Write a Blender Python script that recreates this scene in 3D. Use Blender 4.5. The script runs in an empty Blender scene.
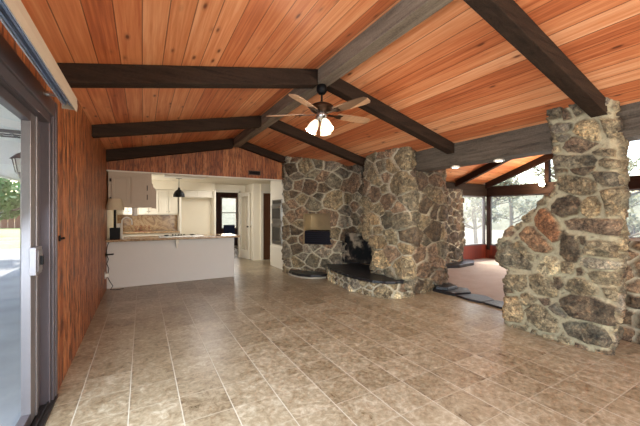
import bpy, bmesh, math, random
import numpy as np
from mathutils import Vector, Matrix, noise

sc = bpy.context.scene
PI = math.pi
def R(a): return math.radians(a)

# ---------------------------------------------------------------- camera, sky, sun, window and fill light, exposure
YAW = math.atan((320 - 142.3) / 314.0)
cam_d = bpy.data.cameras.new('camera'); cam = bpy.data.objects.new('camera', cam_d)
sc.collection.objects.link(cam)
cam.location = (0, 0, 1.4); cam.rotation_euler = (PI / 2, 0, -YAW)
cam_d.sensor_width = 36; cam_d.lens = 36 * 314 / 640; cam_d.shift_y = 0.0008; cam_d.clip_start = 0.02
sc.camera = cam

world = bpy.data.worlds.new('sky'); sc.world = world; world.use_nodes = True
wn = world.node_tree.nodes; wl = world.node_tree.links
sky = wn.new('ShaderNodeTexSky'); sky.sky_type = 'NISHITA'; sky.sun_disc = False
sky.sun_elevation = R(42); sky.sun_rotation = R(20); sky.air_density = 1.2; sky.dust_density = 2.5
wl.new(sky.outputs[0], wn['Background'].inputs[0]); wn['Background'].inputs[1].default_value = 0.55

def lamp(name, kind, loc, rot, energy, color=(1, 1, 1), size=None, size_y=None, spread=None):
    d = bpy.data.lights.new(name, kind); o = bpy.data.objects.new(name, d)
    sc.collection.objects.link(o); o.location = loc; o.rotation_euler = rot
    d.energy = energy; d.color = color
    if kind == 'AREA':
        d.shape = 'RECTANGLE'; d.size = size; d.size_y = size_y or size
        if spread: d.spread = spread
    elif size is not None: d.shadow_soft_size = size
    return o
sun = lamp('sun', 'SUN', (0, 0, 20), (R(-38), R(-14), 0), 5.0, (1, .93, .82)); sun.data.angle = R(1)
# daylight that comes in through the openings (sliding door, sun room glass), plus an added rear fill
lamp('daylight_sliding_door', 'AREA', (-.70, .6, 1.35), (0, R(-55), 0), 170, (.74, .87, 1), 1.6, 3.6)
lamp('rear_fill_light', 'AREA', (3.1, -3.25, 1.5), (R(102), 0, R(2)), 155, (1, .95, .88), 2.0, 2.0)  # added fill from behind the camera, evens out the room
lamp('daylight_sunroom_glass', 'AREA', (10.50, 2.2, 1.15), (0, R(90), 0), 190, (1, .96, .9), 1.66, 6.2)
lamp('daylight_kitchen_window', 'AREA', (-.45, 8.9, 1.5), (0, R(-90), 0), 12, (1, .98, .92), .9, 1.2)

vs = sc.view_settings
vs.view_transform = 'Standard'; vs.look = 'None'; vs.gamma = 1; vs.use_curve_mapping = False
vs.exposure = 0.55

# ---------------------------------------------------------------- helpers
ORG = {}
def tag(o, label=None, cat=None, group=None, kind=None):
    if label: o['label'] = label
    if cat: o['category'] = cat
    if group: o['group'] = group
    if kind: o['kind'] = kind
    return o
def thing(name, loc, label, cat, group=None):
    o = bpy.data.objects.new(name, None); sc.collection.objects.link(o)
    o.location = loc; o.empty_display_size = .1; ORG[o.name] = Vector(loc)
    return tag(o, label, cat, group)
def link_mesh(name, me, mat, parent=None, smooth=False):
    o = bpy.data.objects.new(name, me); sc.collection.objects.link(o)
    if mat: me.materials.append(mat)
    if smooth:
        for p in me.polygons: p.use_smooth = True
    org = Vector((0, 0, 0))
    if parent is not None:
        o.parent = parent; org = ORG[parent.name]
        me.transform(Matrix.Translation(-org))
    ORG[o.name] = org
    return o
class MB:
    """collects shapes in world coordinates"""
    def __init__(s): s.bm = bmesh.new()
    def box(s, x0, x1, y0, y1, z0, z1):
        m = Matrix.Translation(((x0+x1)/2, (y0+y1)/2, (z0+z1)/2)) @ Matrix.Diagonal((abs(x1-x0), abs(y1-y0), abs(z1-z0), 1))
        bmesh.ops.create_cube(s.bm, size=1, matrix=m); return s
    def obox(s, c, size, rot=None):
        m = Matrix.Translation(c) @ (rot.to_4x4() if rot else Matrix()) @ Matrix.Diagonal((*size, 1))
        bmesh.ops.create_cube(s.bm, size=1, matrix=m); return s
    def cone(s, p0, p1, r0, r1=None, seg=20):
        p0 = Vector(p0); p1 = Vector(p1); d = p1 - p0; r1 = r0 if r1 is None else r1
        m = Matrix.Translation((p0+p1)/2) @ d.to_track_quat('Z', 'Y').to_matrix().to_4x4()
        bmesh.ops.create_cone(s.bm, cap_ends=True, segments=seg, radius1=r0, radius2=r1, depth=d.length, matrix=m); return s
    def ball(s, c, r, seg=16, sc_=(1, 1, 1)):
        bmesh.ops.create_uvsphere(s.bm, u_segments=seg, v_segments=seg//2, radius=r, matrix=Matrix.Translation(c) @ Matrix.Diagonal((*sc_, 1))); return s
    def lathe(s, prof, c, seg=24, axis=None):
        m = Matrix.Translation(c) @ (axis.to_4x4() if axis else Matrix())
        rings = []
        for r, z in prof:
            if r < 1e-5: rings.append([s.bm.verts.new(m @ Vector((0, 0, z)))])
            else: rings.append([s.bm.verts.new(m @ Vector((r*math.cos(2*PI*k/seg), r*math.sin(2*PI*k/seg), z))) for k in range(seg)])
        for a, b in zip(rings, rings[1:]):
            for k in range(seg):
                k2 = (k+1) % seg
                q = [a[k % len(a)], a[k2 % len(a)], b[k2 % len(b)], b[k % len(b)]]
                u = []
                for v in q:
                    if v not in u: u.append(v)
                if len(u) > 2: s.bm.faces.new(u)
        return s
    def prism(s, poly, z0, z1, m=None):
        """polygon (x, y) extruded in z; m maps it to the world"""
        m = m or Matrix()
        a = [s.bm.verts.new(m @ Vector((x, y, z0))) for x, y in poly]
        b = [s.bm.verts.new(m @ Vector((x, y, z1))) for x, y in poly]
        s.bm.faces.new(a[::-1]); s.bm.faces.new(b); n = len(a)
        for k in range(n): s.bm.faces.new((a[k], a[(k+1) % n], b[(k+1) % n], b[k]))
        return s
    def hexa(s, p):
        """8 corners: bottom ring 0-3, top ring 4-7"""
        v = [s.bm.verts.new(q) for q in p]
        for f in ((3,2,1,0),(4,5,6,7),(0,1,5,4),(1,2,6,5),(2,3,7,6),(3,0,4,7)): s.bm.faces.new([v[i] for i in f])
        return s
    def tube(s, pts, r, seg=8):
        pts = [Vector(p) for p in pts]; rings = []
        for i, p in enumerate(pts):
            d = (pts[min(i+1, len(pts)-1)] - pts[max(i-1, 0)]).normalized()
            q = d.to_track_quat('Z', 'Y').to_matrix()
            rr = r[i] if isinstance(r, (list, tuple)) else r
            rings.append([s.bm.verts.new(p + q @ Vector((rr*math.cos(2*PI*k/seg), rr*math.sin(2*PI*k/seg), 0))) for k in range(seg)])
        for a, b in zip(rings, rings[1:]):
            best = min(range(seg), key=lambda o: sum((a[k].co - b[(k+o) % seg].co).length for k in range(seg)))
            for k in range(seg): s.bm.faces.new((a[k], a[(k+1) % seg], b[(k+1+best) % seg], b[(k+best) % seg]))
        s.bm.faces.new(rings[0][::-1]); s.bm.faces.new(rings[-1]); return s
    def build(s, name, mat, parent=None, bevel=0, smooth=False, seg=2):
        bmesh.ops.recalc_face_normals(s.bm, faces=s.bm.faces[:])
        if bevel:
            bmesh.ops.bevel(s.bm, geom=[e for e in s.bm.edges if len(e.link_faces) == 2 and e.calc_face_angle(0) > R(40)], offset=bevel, segments=seg, affect='EDGES', profile=.5, clamp_overlap=True)
        me = bpy.data.meshes.new(name); s.bm.to_mesh(me); s.bm.free()
        o = link_mesh(name, me, mat, parent)
        if smooth:
            for p in me.polygons: p.use_smooth = True
            try: me.set_sharp_from_angle(angle=R(40))
            except Exception: pass
        return o
def box(name, mat, parent, *a, bevel=0): return MB().box(*a).build(name, mat, parent, bevel)
def struct(o): o['kind'] = 'structure'; return o
def copy_tree(o, parent=None, loc=None):
    c = o.copy(); sc.collection.objects.link(c); c.parent = parent
    if loc is not None: c.location = loc
    for ch in list(o.children): copy_tree(ch, c)
    return c

# ---------------------------------------------------------------- materials
class NT:
    def __init__(s, name):
        s.m = bpy.data.materials.new(name); s.m.use_nodes = True; s.t = s.m.node_tree
        s.b = s.t.nodes['Principled BSDF']; s.out = s.t.nodes['Material Output']
    def n(s, typ, **kw):
        x = s.t.nodes.new(typ)
        for k, v in kw.items():
            if k in ('ins',):
                for i, val in v.items(): s.set(x.inputs[i], val)
            else: setattr(x, k, v)
        return x
    def set(s, sock, val):
        if hasattr(val, 'is_linked') or isinstance(val, bpy.types.NodeSocket): s.t.links.new(val, sock)
        elif isinstance(val, (tuple, list)) and len(val) == 3 and sock.type == 'RGBA': sock.default_value = (*val, 1)
        else: sock.default_value = val
    def math(s, op, a, b=0.0, c=None, clamp=False):
        x = s.n('ShaderNodeMath', operation=op, use_clamp=clamp); s.set(x.inputs[0], a); s.set(x.inputs[1], b)
        if c is not None: s.set(x.inputs[2], c)
        return x.outputs[0]
    def pos(s): return s.n('ShaderNodeNewGeometry').outputs['Position']
    def map(s, vec, scale=(1, 1, 1), rot=(0, 0, 0), loc=(0, 0, 0)):
        x = s.n('ShaderNodeMapping'); s.set(x.inputs[0], vec); x.inputs['Scale'].default_value = scale
        x.inputs['Rotation'].default_value = rot; x.inputs['Location'].default_value = loc; return x.outputs[0]
    def noise(s, vec, scale=1, detail=4, rough=.55, dist=0):
        x = s.n('ShaderNodeTexNoise'); s.set(x.inputs['Vector'], vec); x.inputs['Scale'].default_value = scale
        x.inputs['Detail'].default_value = detail; x.inputs['Roughness'].default_value = rough; x.inputs['Distortion'].default_value = dist
        return x.outputs[0]
    def vor(s, vec, scale=1, feature='F1', out=0, rnd=1):
        x = s.n('ShaderNodeTexVoronoi', feature=feature); s.set(x.inputs['Vector'], vec); x.inputs['Scale'].default_value = scale
        x.inputs['Randomness'].default_value = rnd; return x.outputs[out]
    def ramp(s, fac, stops, interp='LINEAR'):
        x = s.n('ShaderNodeValToRGB'); s.set(x.inputs[0], fac); e = x.color_ramp.elements; x.color_ramp.interpolation = interp
        while len(e) < len(stops): e.new(.5)
        for i, (p, c) in enumerate(stops): e[i].position = p; e[i].color = (*c, 1) if len(c) == 3 else c
        return x.outputs[0]
    def mix(s, fac, a, b, mode='MIX'):
        x = s.n('ShaderNodeMix', data_type='RGBA', blend_type=mode)
        s.set(x.inputs[0], fac); s.set(x.inputs[6], a); s.set(x.inputs[7], b); return x.outputs[2]
    def sep(s, vec): x = s.n('ShaderNodeSeparateXYZ'); s.set(x.inputs[0], vec); return x.outputs
    def comb(s, x_, y_, z_):
        x = s.n('ShaderNodeCombineXYZ'); s.set(x.inputs[0], x_); s.set(x.inputs[1], y_); s.set(x.inputs[2], z_); return x.outputs[0]
    def white(s, vec, out='Value'):
        x = s.n('ShaderNodeTexWhiteNoise', noise_dimensions='3D'); s.set(x.inputs['Vector'], vec); return x.outputs[out]
    def bump(s, h, strength=.3, dist=.01):
        x = s.n('ShaderNodeBump'); s.set(x.inputs['Height'], h); x.inputs['Strength'].default_value = strength; x.inputs['Distance'].default_value = dist
        s.set(s.b.inputs['Normal'], x.outputs[0])
    def col(s, c): s.set(s.b.inputs['Base Color'], c)
    def rough(s, r): s.set(s.b.inputs['Roughness'], r)
def lin(r, g, b):
    f = lambda v: (v/255/12.92 if v/255 <= .04045 else ((v/255+.055)/1.055)**2.4)
    return (f(r), f(g), f(b))
def flat(name, c, rough=.5, metal=0, var=.12, scale=30, spec=None, bump=0):
    m = NT(name); n = m.noise(m.pos(), scale, 3)
    m.col(m.mix(n, tuple(v*(1-var) for v in c), tuple(min(1, v*(1+var)) for v in c)))
    m.rough(rough); m.b.inputs['Metallic'].default_value = metal
    if spec is not None: m.b.inputs['Specular IOR Level'].default_value = spec
    if bump: m.bump(n, bump, .004)
    return m.m

def boards_mat(name, stops, width=.155, axis=0, length=2.4, gap=.03, knots=True, rough=.5, gloss_var=0, grain_axis=1, bumps=.25, vary=.42):
    """tongue and groove boards: axis = coordinate across the boards, grain_axis = along them"""
    m = NT(name); s3 = m.sep(m.pos()); a = s3[axis]; g = s3[grain_axis]
    q = m.math('DIVIDE', a, width); i = m.math('FLOOR', q); fr = m.math('FRACT', q)
    off = m.math('ADD', 17.0, m.math('MULTIPLY', m.white(m.comb(i, 3.3, 1.7)), min(length, 6)))
    ql = m.math('DIVIDE', m.math('ADD', g, off), length); il = m.math('FLOOR', ql); fl = m.math('FRACT', ql)
    rnd = m.white(m.comb(i, il, .5)); rnd2 = m.white(m.comb(il, i, 4.5))
    # grain runs along the boards, shifted per board
    v = m.comb(m.math('MULTIPLY', a, 30.0), m.math('ADD', m.math('MULTIPLY', g, .9), m.math('MULTIPLY', rnd, 40.0)), m.math('MULTIPLY', rnd2, 30.0))
    grain = m.noise(v, 1.0, 5, .6, .45)
    fine = m.noise(m.comb(m.math('MULTIPLY', a, 60.0), m.math('MULTIPLY', g, 2.0), rnd), 1, 3, .6)
    f = m.math('ADD', m.math('MULTIPLY', rnd, vary), m.math('ADD', m.math('MULTIPLY', grain, .88-vary), m.math('MULTIPLY', fine, .20)))
    c = m.ramp(f, stops)
    if knots:
        kv = m.comb(m.math('ADD', m.math('MULTIPLY', a, 9.0), m.math('MULTIPLY', rnd, 9)), m.math('MULTIPLY', g, 3.2), rnd2)
        kd = m.vor(kv, 1.0)
        kk = m.ramp(kd, [(0, (1, 1, 1)), (.07, (1, 1, 1)), (.14, (.25, .25, .25)), (.24, (0, 0, 0))])
        sel = m.math('GREATER_THAN', m.white(m.vor(kv, 1.0, out=1)), .25)
        c = m.mix(m.math('MULTIPLY', m.math('MULTIPLY', kk, sel), .85), c, tuple(v*.35 for v in stops[0][1][:3]))
    e = m.math('MINIMUM', fr, m.math('SUBTRACT', 1.0, fr))
    el = m.math('MULTIPLY', m.math('MINIMUM', fl, m.math('SUBTRACT', 1.0, fl)), length/width)
    gp = m.math('LESS_THAN', m.math('MINIMUM', e, m.math('ADD', el, .012)), gap)
    c = m.mix(m.math('MULTIPLY', gp, .72), c, tuple(v*.22 for v in stops[0][1][:3]))
    m.col(c); m.rough(rough)
    h = m.math('SUBTRACT', m.math('MULTIPLY', grain, .15), m.math('MULTIPLY', gp, 1.0)); m.bump(h, bumps, .006)
    return m.m
M = {}
cedar = [(.28, lin(146, 68, 34)), (.44, lin(194, 108, 62)), (.58, lin(216, 138, 88)), (.76, lin(236, 172, 124))]
M['ceiling'] = boards_mat('cedar_ceiling_boards', cedar, .155, 0, 40.0, rough=.5, gap=.022, vary=.26)
M['ceiling_sunroom'] = boards_mat('cedar_boards_along_x', cedar, .155, 1, 40.0, grain_axis=0, rough=.5, gap=.022, vary=.26)

def rustic(name, axis, dark=.85, fs=1.0):
    m = NT(name); s3 = m.sep(m.pos()); a = s3[axis]; z = s3[2]
    q = m.math('DIVIDE', a, .14); i = m.math('FLOOR', q); fr = m.math('FRACT', q)
    rnd = m.white(m.comb(i, 7.1, 2.2))
    v = m.comb(m.math('MULTIPLY', a, 24.0), m.math('ADD', m.math('MULTIPLY', z, 2.2), m.math('MULTIPLY', rnd, 31.0)), 0.0)
    g = m.noise(v, 1, 6, .7, 1.0)
    v2 = m.comb(m.math('MULTIPLY', a, 30.0*fs), m.math('ADD', m.math('MULTIPLY', z, 5.0*fs), m.math('MULTIPLY', rnd, 17.0)), 3.0)
    st = m.noise(v2, 1, 3, .55, .3)
    v3 = m.comb(m.math('MULTIPLY', a, 12.0), m.math('ADD', m.math('MULTIPLY', z, 1.2), m.math('MULTIPLY', rnd, 7.0)), 8.0)
    st = m.math('ADD', m.math('MULTIPLY', st, .72), m.math('MULTIPLY', m.noise(v3, 1, 3, .5, .3), .28))
    c = m.ramp(m.math('ADD', m.math('MULTIPLY', g, .85), m.math('MULTIPLY', rnd, .15)), [(.3, lin(108, 54, 24)), (.5, lin(164, 92, 46)), (.68, lin(204, 132, 78))])
    dk = m.ramp(st, [(.50, (0, 0, 0)), (.57, (1, 1, 1))])
    c = m.mix(m.math('MULTIPLY', dk, dark), c, lin(50, 22, 14))
    e = m.math('MINIMUM', fr, m.math('SUBTRACT', 1.0, fr)); gp = m.math('LESS_THAN', e, .03)
    c = m.mix(m.math('MULTIPLY', gp, .6), c, lin(40, 18, 10))
    m.col(c); m.rough(.5); m.bump(m.math('SUBTRACT', m.math('MULTIPLY', g, .5), m.math('ADD', m.math('MULTIPLY', dk, .8), gp)), .6, .008)
    return m.m
M['rustic_y'] = rustic('rustic_cedar_panelling_side', 1)
M['rustic_x'] = rustic('rustic_cedar_panelling_gable', 0, .5, 1.5)
M['redwood'] = boards_mat('red_stained_wood', [(.1, lin(70, 24, 14)), (.5, lin(112, 42, 24)), (.9, lin(146, 62, 38))], .12, 0, 4, grain_axis=2, knots=False)
M['redwood_y'] = boards_mat('red_stained_wood_side', [(.1, lin(70, 24, 14)), (.5, lin(112, 42, 24)), (.9, lin(146, 62, 38))], .12, 1, 4, grain_axis=2, knots=False)
M['darkpanel'] = boards_mat('dark_panelling', [(.1, lin(38, 20, 14)), (.5, lin(66, 36, 24)), (.9, lin(92, 54, 36))], .14, 0, 4, grain_axis=2, knots=False)
M['darkpanel_y'] = boards_mat('dark_panelling_side', [(.1, lin(38, 20, 14)), (.5, lin(66, 36, 24)), (.9, lin(92, 54, 36))], .14, 1, 4, grain_axis=2, knots=False)

def beam_mat(name, c0, c1, along, b=.7):
    m = NT(name); s3 = m.sep(m.pos())
    sc_ = [22.0, 22.0, 22.0]; sc_[along] = 1.6
    v = m.comb(m.math('MULTIPLY', s3[0], sc_[0]), m.math('MULTIPLY', s3[1], sc_[1]), m.math('MULTIPLY', s3[2], sc_[2]))
    g = m.noise(v, 1, 6, .7, .8); n = m.noise(m.pos(), 60, 3)
    c = m.ramp(m.math('ADD', m.math('MULTIPLY', g, .75), m.math('MULTIPLY', n, .25)), [(.3, c0), (.6, c1), (.8, tuple(v*1.35 for v in c1))])
    m.col(c); m.rough(.75); m.b.inputs['Specular IOR Level'].default_value = .15; m.bump(m.math('ADD', g, m.math('MULTIPLY', n, .4)), b, .008)
    return m.m
M['rafter'] = beam_mat('dark_stained_rafter', lin(28, 20, 14), lin(56, 41, 30), 0)
M['ridge'] = beam_mat('weathered_ridge_beam', lin(80, 68, 55), lin(136, 120, 101), 1)
M['greybeam'] = beam_mat('rough_grey_beam', lin(52, 45, 37), lin(102, 91, 78), 1, 1.0)
M['sunroom_beam'] = beam_mat('dark_brown_beam', lin(28, 17, 12), lin(52, 33, 24), 1)

def tile_mat():
    m = NT('beige_ceramic_tile'); s3 = m.sep(m.pos()); T = .3285
    x = m.math('DIVIDE', m.math('ADD', s3[0], .083 + T*20), T); y = m.math('DIVIDE', m.math('ADD', s3[1], -.962 + T*20), T)
    ix, iy = m.math('FLOOR', x), m.math('FLOOR', y); fx, fy = m.math('FRACT', x), m.math('FRACT', y)
    r = m.white(m.comb(ix, iy, .3)); r2 = m.white(m.comb(iy, ix, 5.3))
    pv = m.comb(m.math('ADD', s3[0], m.math('MULTIPLY', r, 30.0)), m.math('ADD', s3[1], m.math('MULTIPLY', r2, 30.0)), 0.0)
    big = m.noise(pv, 8, 5, .7, 1.2); fine = m.noise(pv, 26, 4, .7, .5)
    f = m.math('ADD', m.math('ADD', m.math('MULTIPLY', big, .55), m.math('MULTIPLY', fine, .41)), m.math('MULTIPLY', r, .09))
    c = m.ramp(f, [(.36, lin(98, 80, 58)), (.46, lin(134, 116, 90)), (.56, lin(156, 140, 114)), (.67, lin(184, 170, 146))])
    ex = m.math('MINIMUM', fx, m.math('SUBTRACT', 1.0, fx)); ey = m.math('MINIMUM', fy, m.math('SUBTRACT', 1.0, fy))
    gp = m.math('LESS_THAN', m.math('MINIMUM', ex, ey), .0105); gx = m.math('LESS_THAN', ex, .0105)
    c = m.mix(m.math('MULTIPLY', gp, .8), c, lin(176, 163, 140)); m.col(m.mix(gx, c, lin(188, 178, 160)))
    m.rough(m.math('ADD', m.math('MULTIPLY', big, .18), m.math('ADD', .22, m.math('MULTIPLY', gp, .4))))
    soft = m.ramp(m.math('MINIMUM', ex, ey), [(0, (0, 0, 0)), (.025, (1, 1, 1))])
    m.bump(m.math('ADD', soft, m.math('MULTIPLY', fine, .15)), .25, .004)
    return m.m
M['tile'] = tile_mat()
def stone_mat(name):
    m = NT(name); at = m.n('ShaderNodeAttribute', attribute_name='Col'); p = m.pos(); al = at.outputs['Alpha']
    n = m.noise(p, 13, 6, .72, .8); n2 = m.noise(p, 46, 5, .75, .3); n3 = m.noise(p, 5, 3, .6, 1.5)
    k = m.math('ADD', m.math('MULTIPLY', n, .55), m.math('MULTIPLY', n2, .45))
    dk = m.ramp(k, [(.40, (.26, .24, .22)), (.47, (.70, .68, .66)), (.53, (1.15, 1.15, 1.12)), (.61, (2.3, 2.2, 2.0))])
    dk = m.mix(al, (1.0, 1.0, 1.0), dk)
    c = m.mix(1.0, at.outputs['Color'], dk, 'MULTIPLY')
    c = m.mix(m.math('MULTIPLY', m.ramp(n3, [(.5, (0, 0, 0)), (.62, (1, 1, 1))]), m.math('MULTIPLY', al, .4)), c, m.mix(1.0, c, (1.22, 1.0, .78), 'MULTIPLY'))
    c = m.mix(m.math('MULTIPLY', m.ramp(n2, [(.35, (1, 1, 1)), (.5, (0, 0, 0))]), m.math('SUBTRACT', .5, m.math('MULTIPLY', al, .5))), c, m.mix(1.0, c, (.5, .47, .42), 'MULTIPLY'))
    m.col(c); m.rough(.82)
    m.bump(m.math('ADD', n, m.math('MULTIPLY', n2, .7)), 1.0, .025)
    return m.m
M['stone'] = stone_mat('rough_field_stone')
def slate():
    m = NT('dark_slate'); n = m.noise(m.pos(), 14, 6, .65, 1); 
    m.col(m.ramp(n, [(.3, lin(14, 13, 15)), (.6, lin(34, 33, 36)), (.8, lin(66, 64, 68))])); m.rough(.38); m.bump(n, .5, .012); return m.m
M['slate'] = slate()
def carpet():
    m = NT('pinkish_tan_carpet'); n = m.noise(m.pos(), 220, 3); b = m.noise(m.pos(), 3, 3)
    m.col(m.mix(m.math('MULTIPLY', n, b), lin(158, 144, 130), lin(206, 192, 178))); m.rough(.95); m.bump(n, .6, .01); return m.m
M['carpet'] = carpet()
def granite():
    m = NT('brown_granite'); n = m.noise(m.pos(), 9, 6, .7, 2.5); v = m.noise(m.pos(), 60, 3)
    m.col(m.ramp(m.math('ADD', m.math('MULTIPLY', n, .75), m.math('MULTIPLY', v, .25)), [(.3, lin(92, 66, 44)), (.5, lin(160, 128, 92)), (.62, lin(205, 182, 146)), (.75, lin(132, 98, 66))])); m.rough(.18); return m.m
M['granite'] = granite()
M['white'] = flat('white_cabinet_paint', lin(226, 218, 200), .4, var=.03, scale=4)
M['white_wall'] = flat('cream_wall_paint', lin(232, 222, 200), .7, var=.03, scale=3)
M['grey_wall'] = flat('pale_grey_paint', lin(212, 206, 198), .6, var=.03, scale=3)
M['dark_metal'] = flat('dark_bronze_metal', lin(52, 46, 42), .42, .6)
M['frame'] = flat('bronze_aluminium_frame', lin(100, 92, 95), .38, .5, .08)
M['frame_light'] = flat('grey_aluminium_frame', lin(122, 117, 118), .35, .4, .08)
M['black'] = flat('black_metal', lin(12, 11, 11), .55, 0, spec=.2)
M['soot'] = None
M['steel'] = flat('brushed_steel', lin(176, 172, 166), .28, .9, .08, 60)
M['chrome'] = flat('chrome', lin(225, 225, 225), .12, 1, .03)
M['plastic'] = flat('white_plastic', lin(232, 228, 218), .45, var=.03)
M['brownwood'] = boards_mat('brown_door_wood', [(.1, lin(66, 36, 18)), (.5, lin(104, 62, 34)), (.9, lin(132, 84, 50))], .5, 0, 4, grain_axis=2, knots=False)
M['blade'] = boards_mat('washed_wood_blade', [(.1, lin(84, 54, 36)), (.5, lin(136, 98, 70)), (.9, lin(178, 140, 106))], 1.9, 0, 9, grain_axis=1, knots=False, rough=.4)
M['concrete'] = flat('patio_concrete', lin(146, 148, 152), .8, var=.45, scale=1.3, bump=.2)
M['grass'] = flat('dry_grass', lin(150, 160, 100), .95, var=.5, scale=9, bump=.6)
M['drygrass'] = flat('pale_dry_field', lin(150, 144, 124), .95, var=.35, scale=1.4, bump=.5)
M['brush'] = flat('grey_green_brush', lin(118, 118, 98), .95, var=.6, scale=1.6, bump=.8)
M['fence'] = flat('red_brown_fence', lin(120, 70, 54), .8, var=.3, scale=6)
M['bark'] = flat('grey_bark', lin(104, 94, 84), .9, var=.35, scale=18, bump=.6)
M['leaf'] = flat('green_leaves', lin(92, 128, 62), .6, var=.5, scale=5)
M['leaf_dry'] = flat('grey_green_leaves', lin(128, 130, 100), .7, var=.4, scale=5)
M['taupe'] = flat('taupe_cabinet_paint', lin(188, 170, 148), .5, var=.03, scale=4)
M['shade_fabric'] = flat('cream_lampshade', lin(206, 190, 160), .8, var=.05)
M['valance'] = flat('beige_vinyl', lin(196, 182, 160), .5, var=.05)
M['firebrick'] = None
def emis(name, c, st, base=(.9, .9, .85)):
    m = NT(name); m.col(base); m.set(m.b.inputs['Emission Color'], c); m.b.inputs['Emission Strength'].default_value = st; return m.m
M['bulb_glass'] = emis('glowing_frosted_glass', (1, .80, .52), .85)
M['can_light'] = emis('lit_downlight_lens', (1, .9, .74), 14.0)
def glass(name, tint=(1, 1, 1), refl=.06, haze=0.0):
    m = NT(name); t = m.t; t.nodes.remove(m.b)
    tr = m.n('ShaderNodeBsdfTransparent'); tr.inputs[0].default_value = (*tint, 1)
    gl = m.n('ShaderNodeBsdfGlossy'); gl.inputs['Roughness'].default_value = .02
    lw = m.n('ShaderNodeLayerWeight'); lw.inputs[0].default_value = .5
    fr = m.n('ShaderNodeMath', operation='MULTIPLY_ADD'); pw = m.math('POWER', lw.outputs['Facing'], 5.0); t.links.new(pw, fr.inputs[0]); fr.inputs[1].default_value = .35; fr.inputs[2].default_value = refl*.5
    mx = m.n('ShaderNodeMixShader'); t.links.new(fr.outputs[0], mx.inputs[0]); t.links.new(tr.outputs[0], mx.inputs[1]); t.links.new(gl.outputs[0], mx.inputs[2])
    last = mx.outputs[0]
    if haze:
        df = m.n('ShaderNodeBsdfTranslucent'); df.inputs[0].default_value = (.9, .9, .88, 1)
        m2 = m.n('ShaderNodeMixShader'); m2.inputs[0].default_value = haze; t.links.new(last, m2.inputs[1]); t.links.new(df.outputs[0], m2.inputs[2]); last = m2.outputs[0]
    t.links.new(last, m.out.inputs[0]); return m.m
M['glass'] = glass('window_glass')
M['hazy_glass'] = glass('screened_window_glass', (.95, .95, .93), haze=.06)
M['oven_glass'] = flat('dark_oven_glass', lin(92, 88, 80), .08, .2, .1)
def firebox_mat():
    m = NT('sooty_firebox'); n = m.noise(m.pos(), 3.5, 5, .6, .2)
    m.col(m.ramp(n, [(.42, lin(14, 12, 11)), (.49, lin(60, 50, 42)), (.60, lin(186, 164, 136))])); m.rough(.9); m.bump(n, .5, .02); return m.m
M['soot'] = firebox_mat()
def backsplash():
    m = NT('veined_stone_backsplash'); n = m.noise(m.pos(), 2.6, 6, .62, 3.2)
    m.col(m.ramp(n, [(.32, lin(92, 62, 36)), (.46, lin(146, 112, 72)), (.56, lin(180, 150, 108)), (.66, lin(138, 98, 60)), (.8, lin(170, 138, 98))])); m.rough(.2); return m.m
M['backsplash'] = backsplash()
# ---------------------------------------------------------------- roof lines of the main room
def zl(x): return 2.566 + .205*(x + .578)            # left slope
RIDGE_X = 1.81
def zr(x): return 3.06 - .265*(x - RIDGE_X)           # right slope
YB, YG = -3.4, 7.05                                    # rear wall, gable wall over the kitchen

# floor, ceilings, walls
floor_o = struct(MB().box(-.72, 4.62, YB, 14.2, -.06, 0).build('floor', M['tile']))
m = MB()
m.hexa([(-.72, YB, zl(-.72)), (RIDGE_X, YB, zr(RIDGE_X)), (RIDGE_X, YG+.05, zr(RIDGE_X)), (-.72, YG+.05, zl(-.72)),
        (-.72, YB, zl(-.72)+.08), (RIDGE_X, YB, zr(RIDGE_X)+.08), (RIDGE_X, YG+.05, zr(RIDGE_X)+.08), (-.72, YG+.05, zl(-.72)+.08)])
m.hexa([(RIDGE_X, YB, zr(RIDGE_X)), (4.42, YB, zr(4.42)), (4.42, YG+.05, zr(4.42)), (RIDGE_X, YG+.05, zr(RIDGE_X)),
        (RIDGE_X, YB, zr(RIDGE_X)+.08), (4.42, YB, zr(4.42)+.08), (4.42, YG+.05, zr(4.42)+.08), (RIDGE_X, YG+.05, zr(RIDGE_X)+.08)])
struct(m.build('ceiling', M['ceiling']))
# left wall with the sliding door opening (Y -1.5 .. 3.05, up to Z 2.22)
m = MB()
m.box(-.718, -.578, 3.10, YG+.1, 0, 2.60); m.box(-.718, -.578, -1.6, 3.10, 2.24, 2.60); m.box(-.718, -.578, YB, -1.6, 0, 2.6)
struct(m.build('wall_left', M['rustic_y']))
# gable wall over the kitchen opening
poly = [(-.578, 2.205), (3.05, 2.205), (3.05, 0), (3.2, 0), (3.2, 2.76), (RIDGE_X, 3.09), (-.578, 2.6)]
xz = Matrix(((1, 0, 0, 0), (0, 0, 1, 0), (0, 1, 0, 0), (0, 0, 0, 1)))
struct(MB().prism([(-.578, 2.205), (3.9, 2.205), (3.9, 2.53), (RIDGE_X, 3.09), (-.578, 2.6)], YG, YG+.1, xz).build('wall_gable', M['rustic_x']))
struct(MB().box(3.62, 4.5, YG, YG+.1, 0, 2.6).build('wall_behind_fireplace', M['rustic_x']))
# rear wall behind the camera, with a wide opening added to let in light
m = MB(); m.box(-.72, 4.62, YB-.1, YB, 0, .45); m.box(-.72, 4.62, YB-.1, YB, 2.45, 3.2); m.box(-.72, -.3, YB-.1, YB, .45, 2.45); m.box(4.1, 4.62, YB-.1, YB, .45, 2.45)
struct(m.build('wall_rear', M['rustic_x']))

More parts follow.
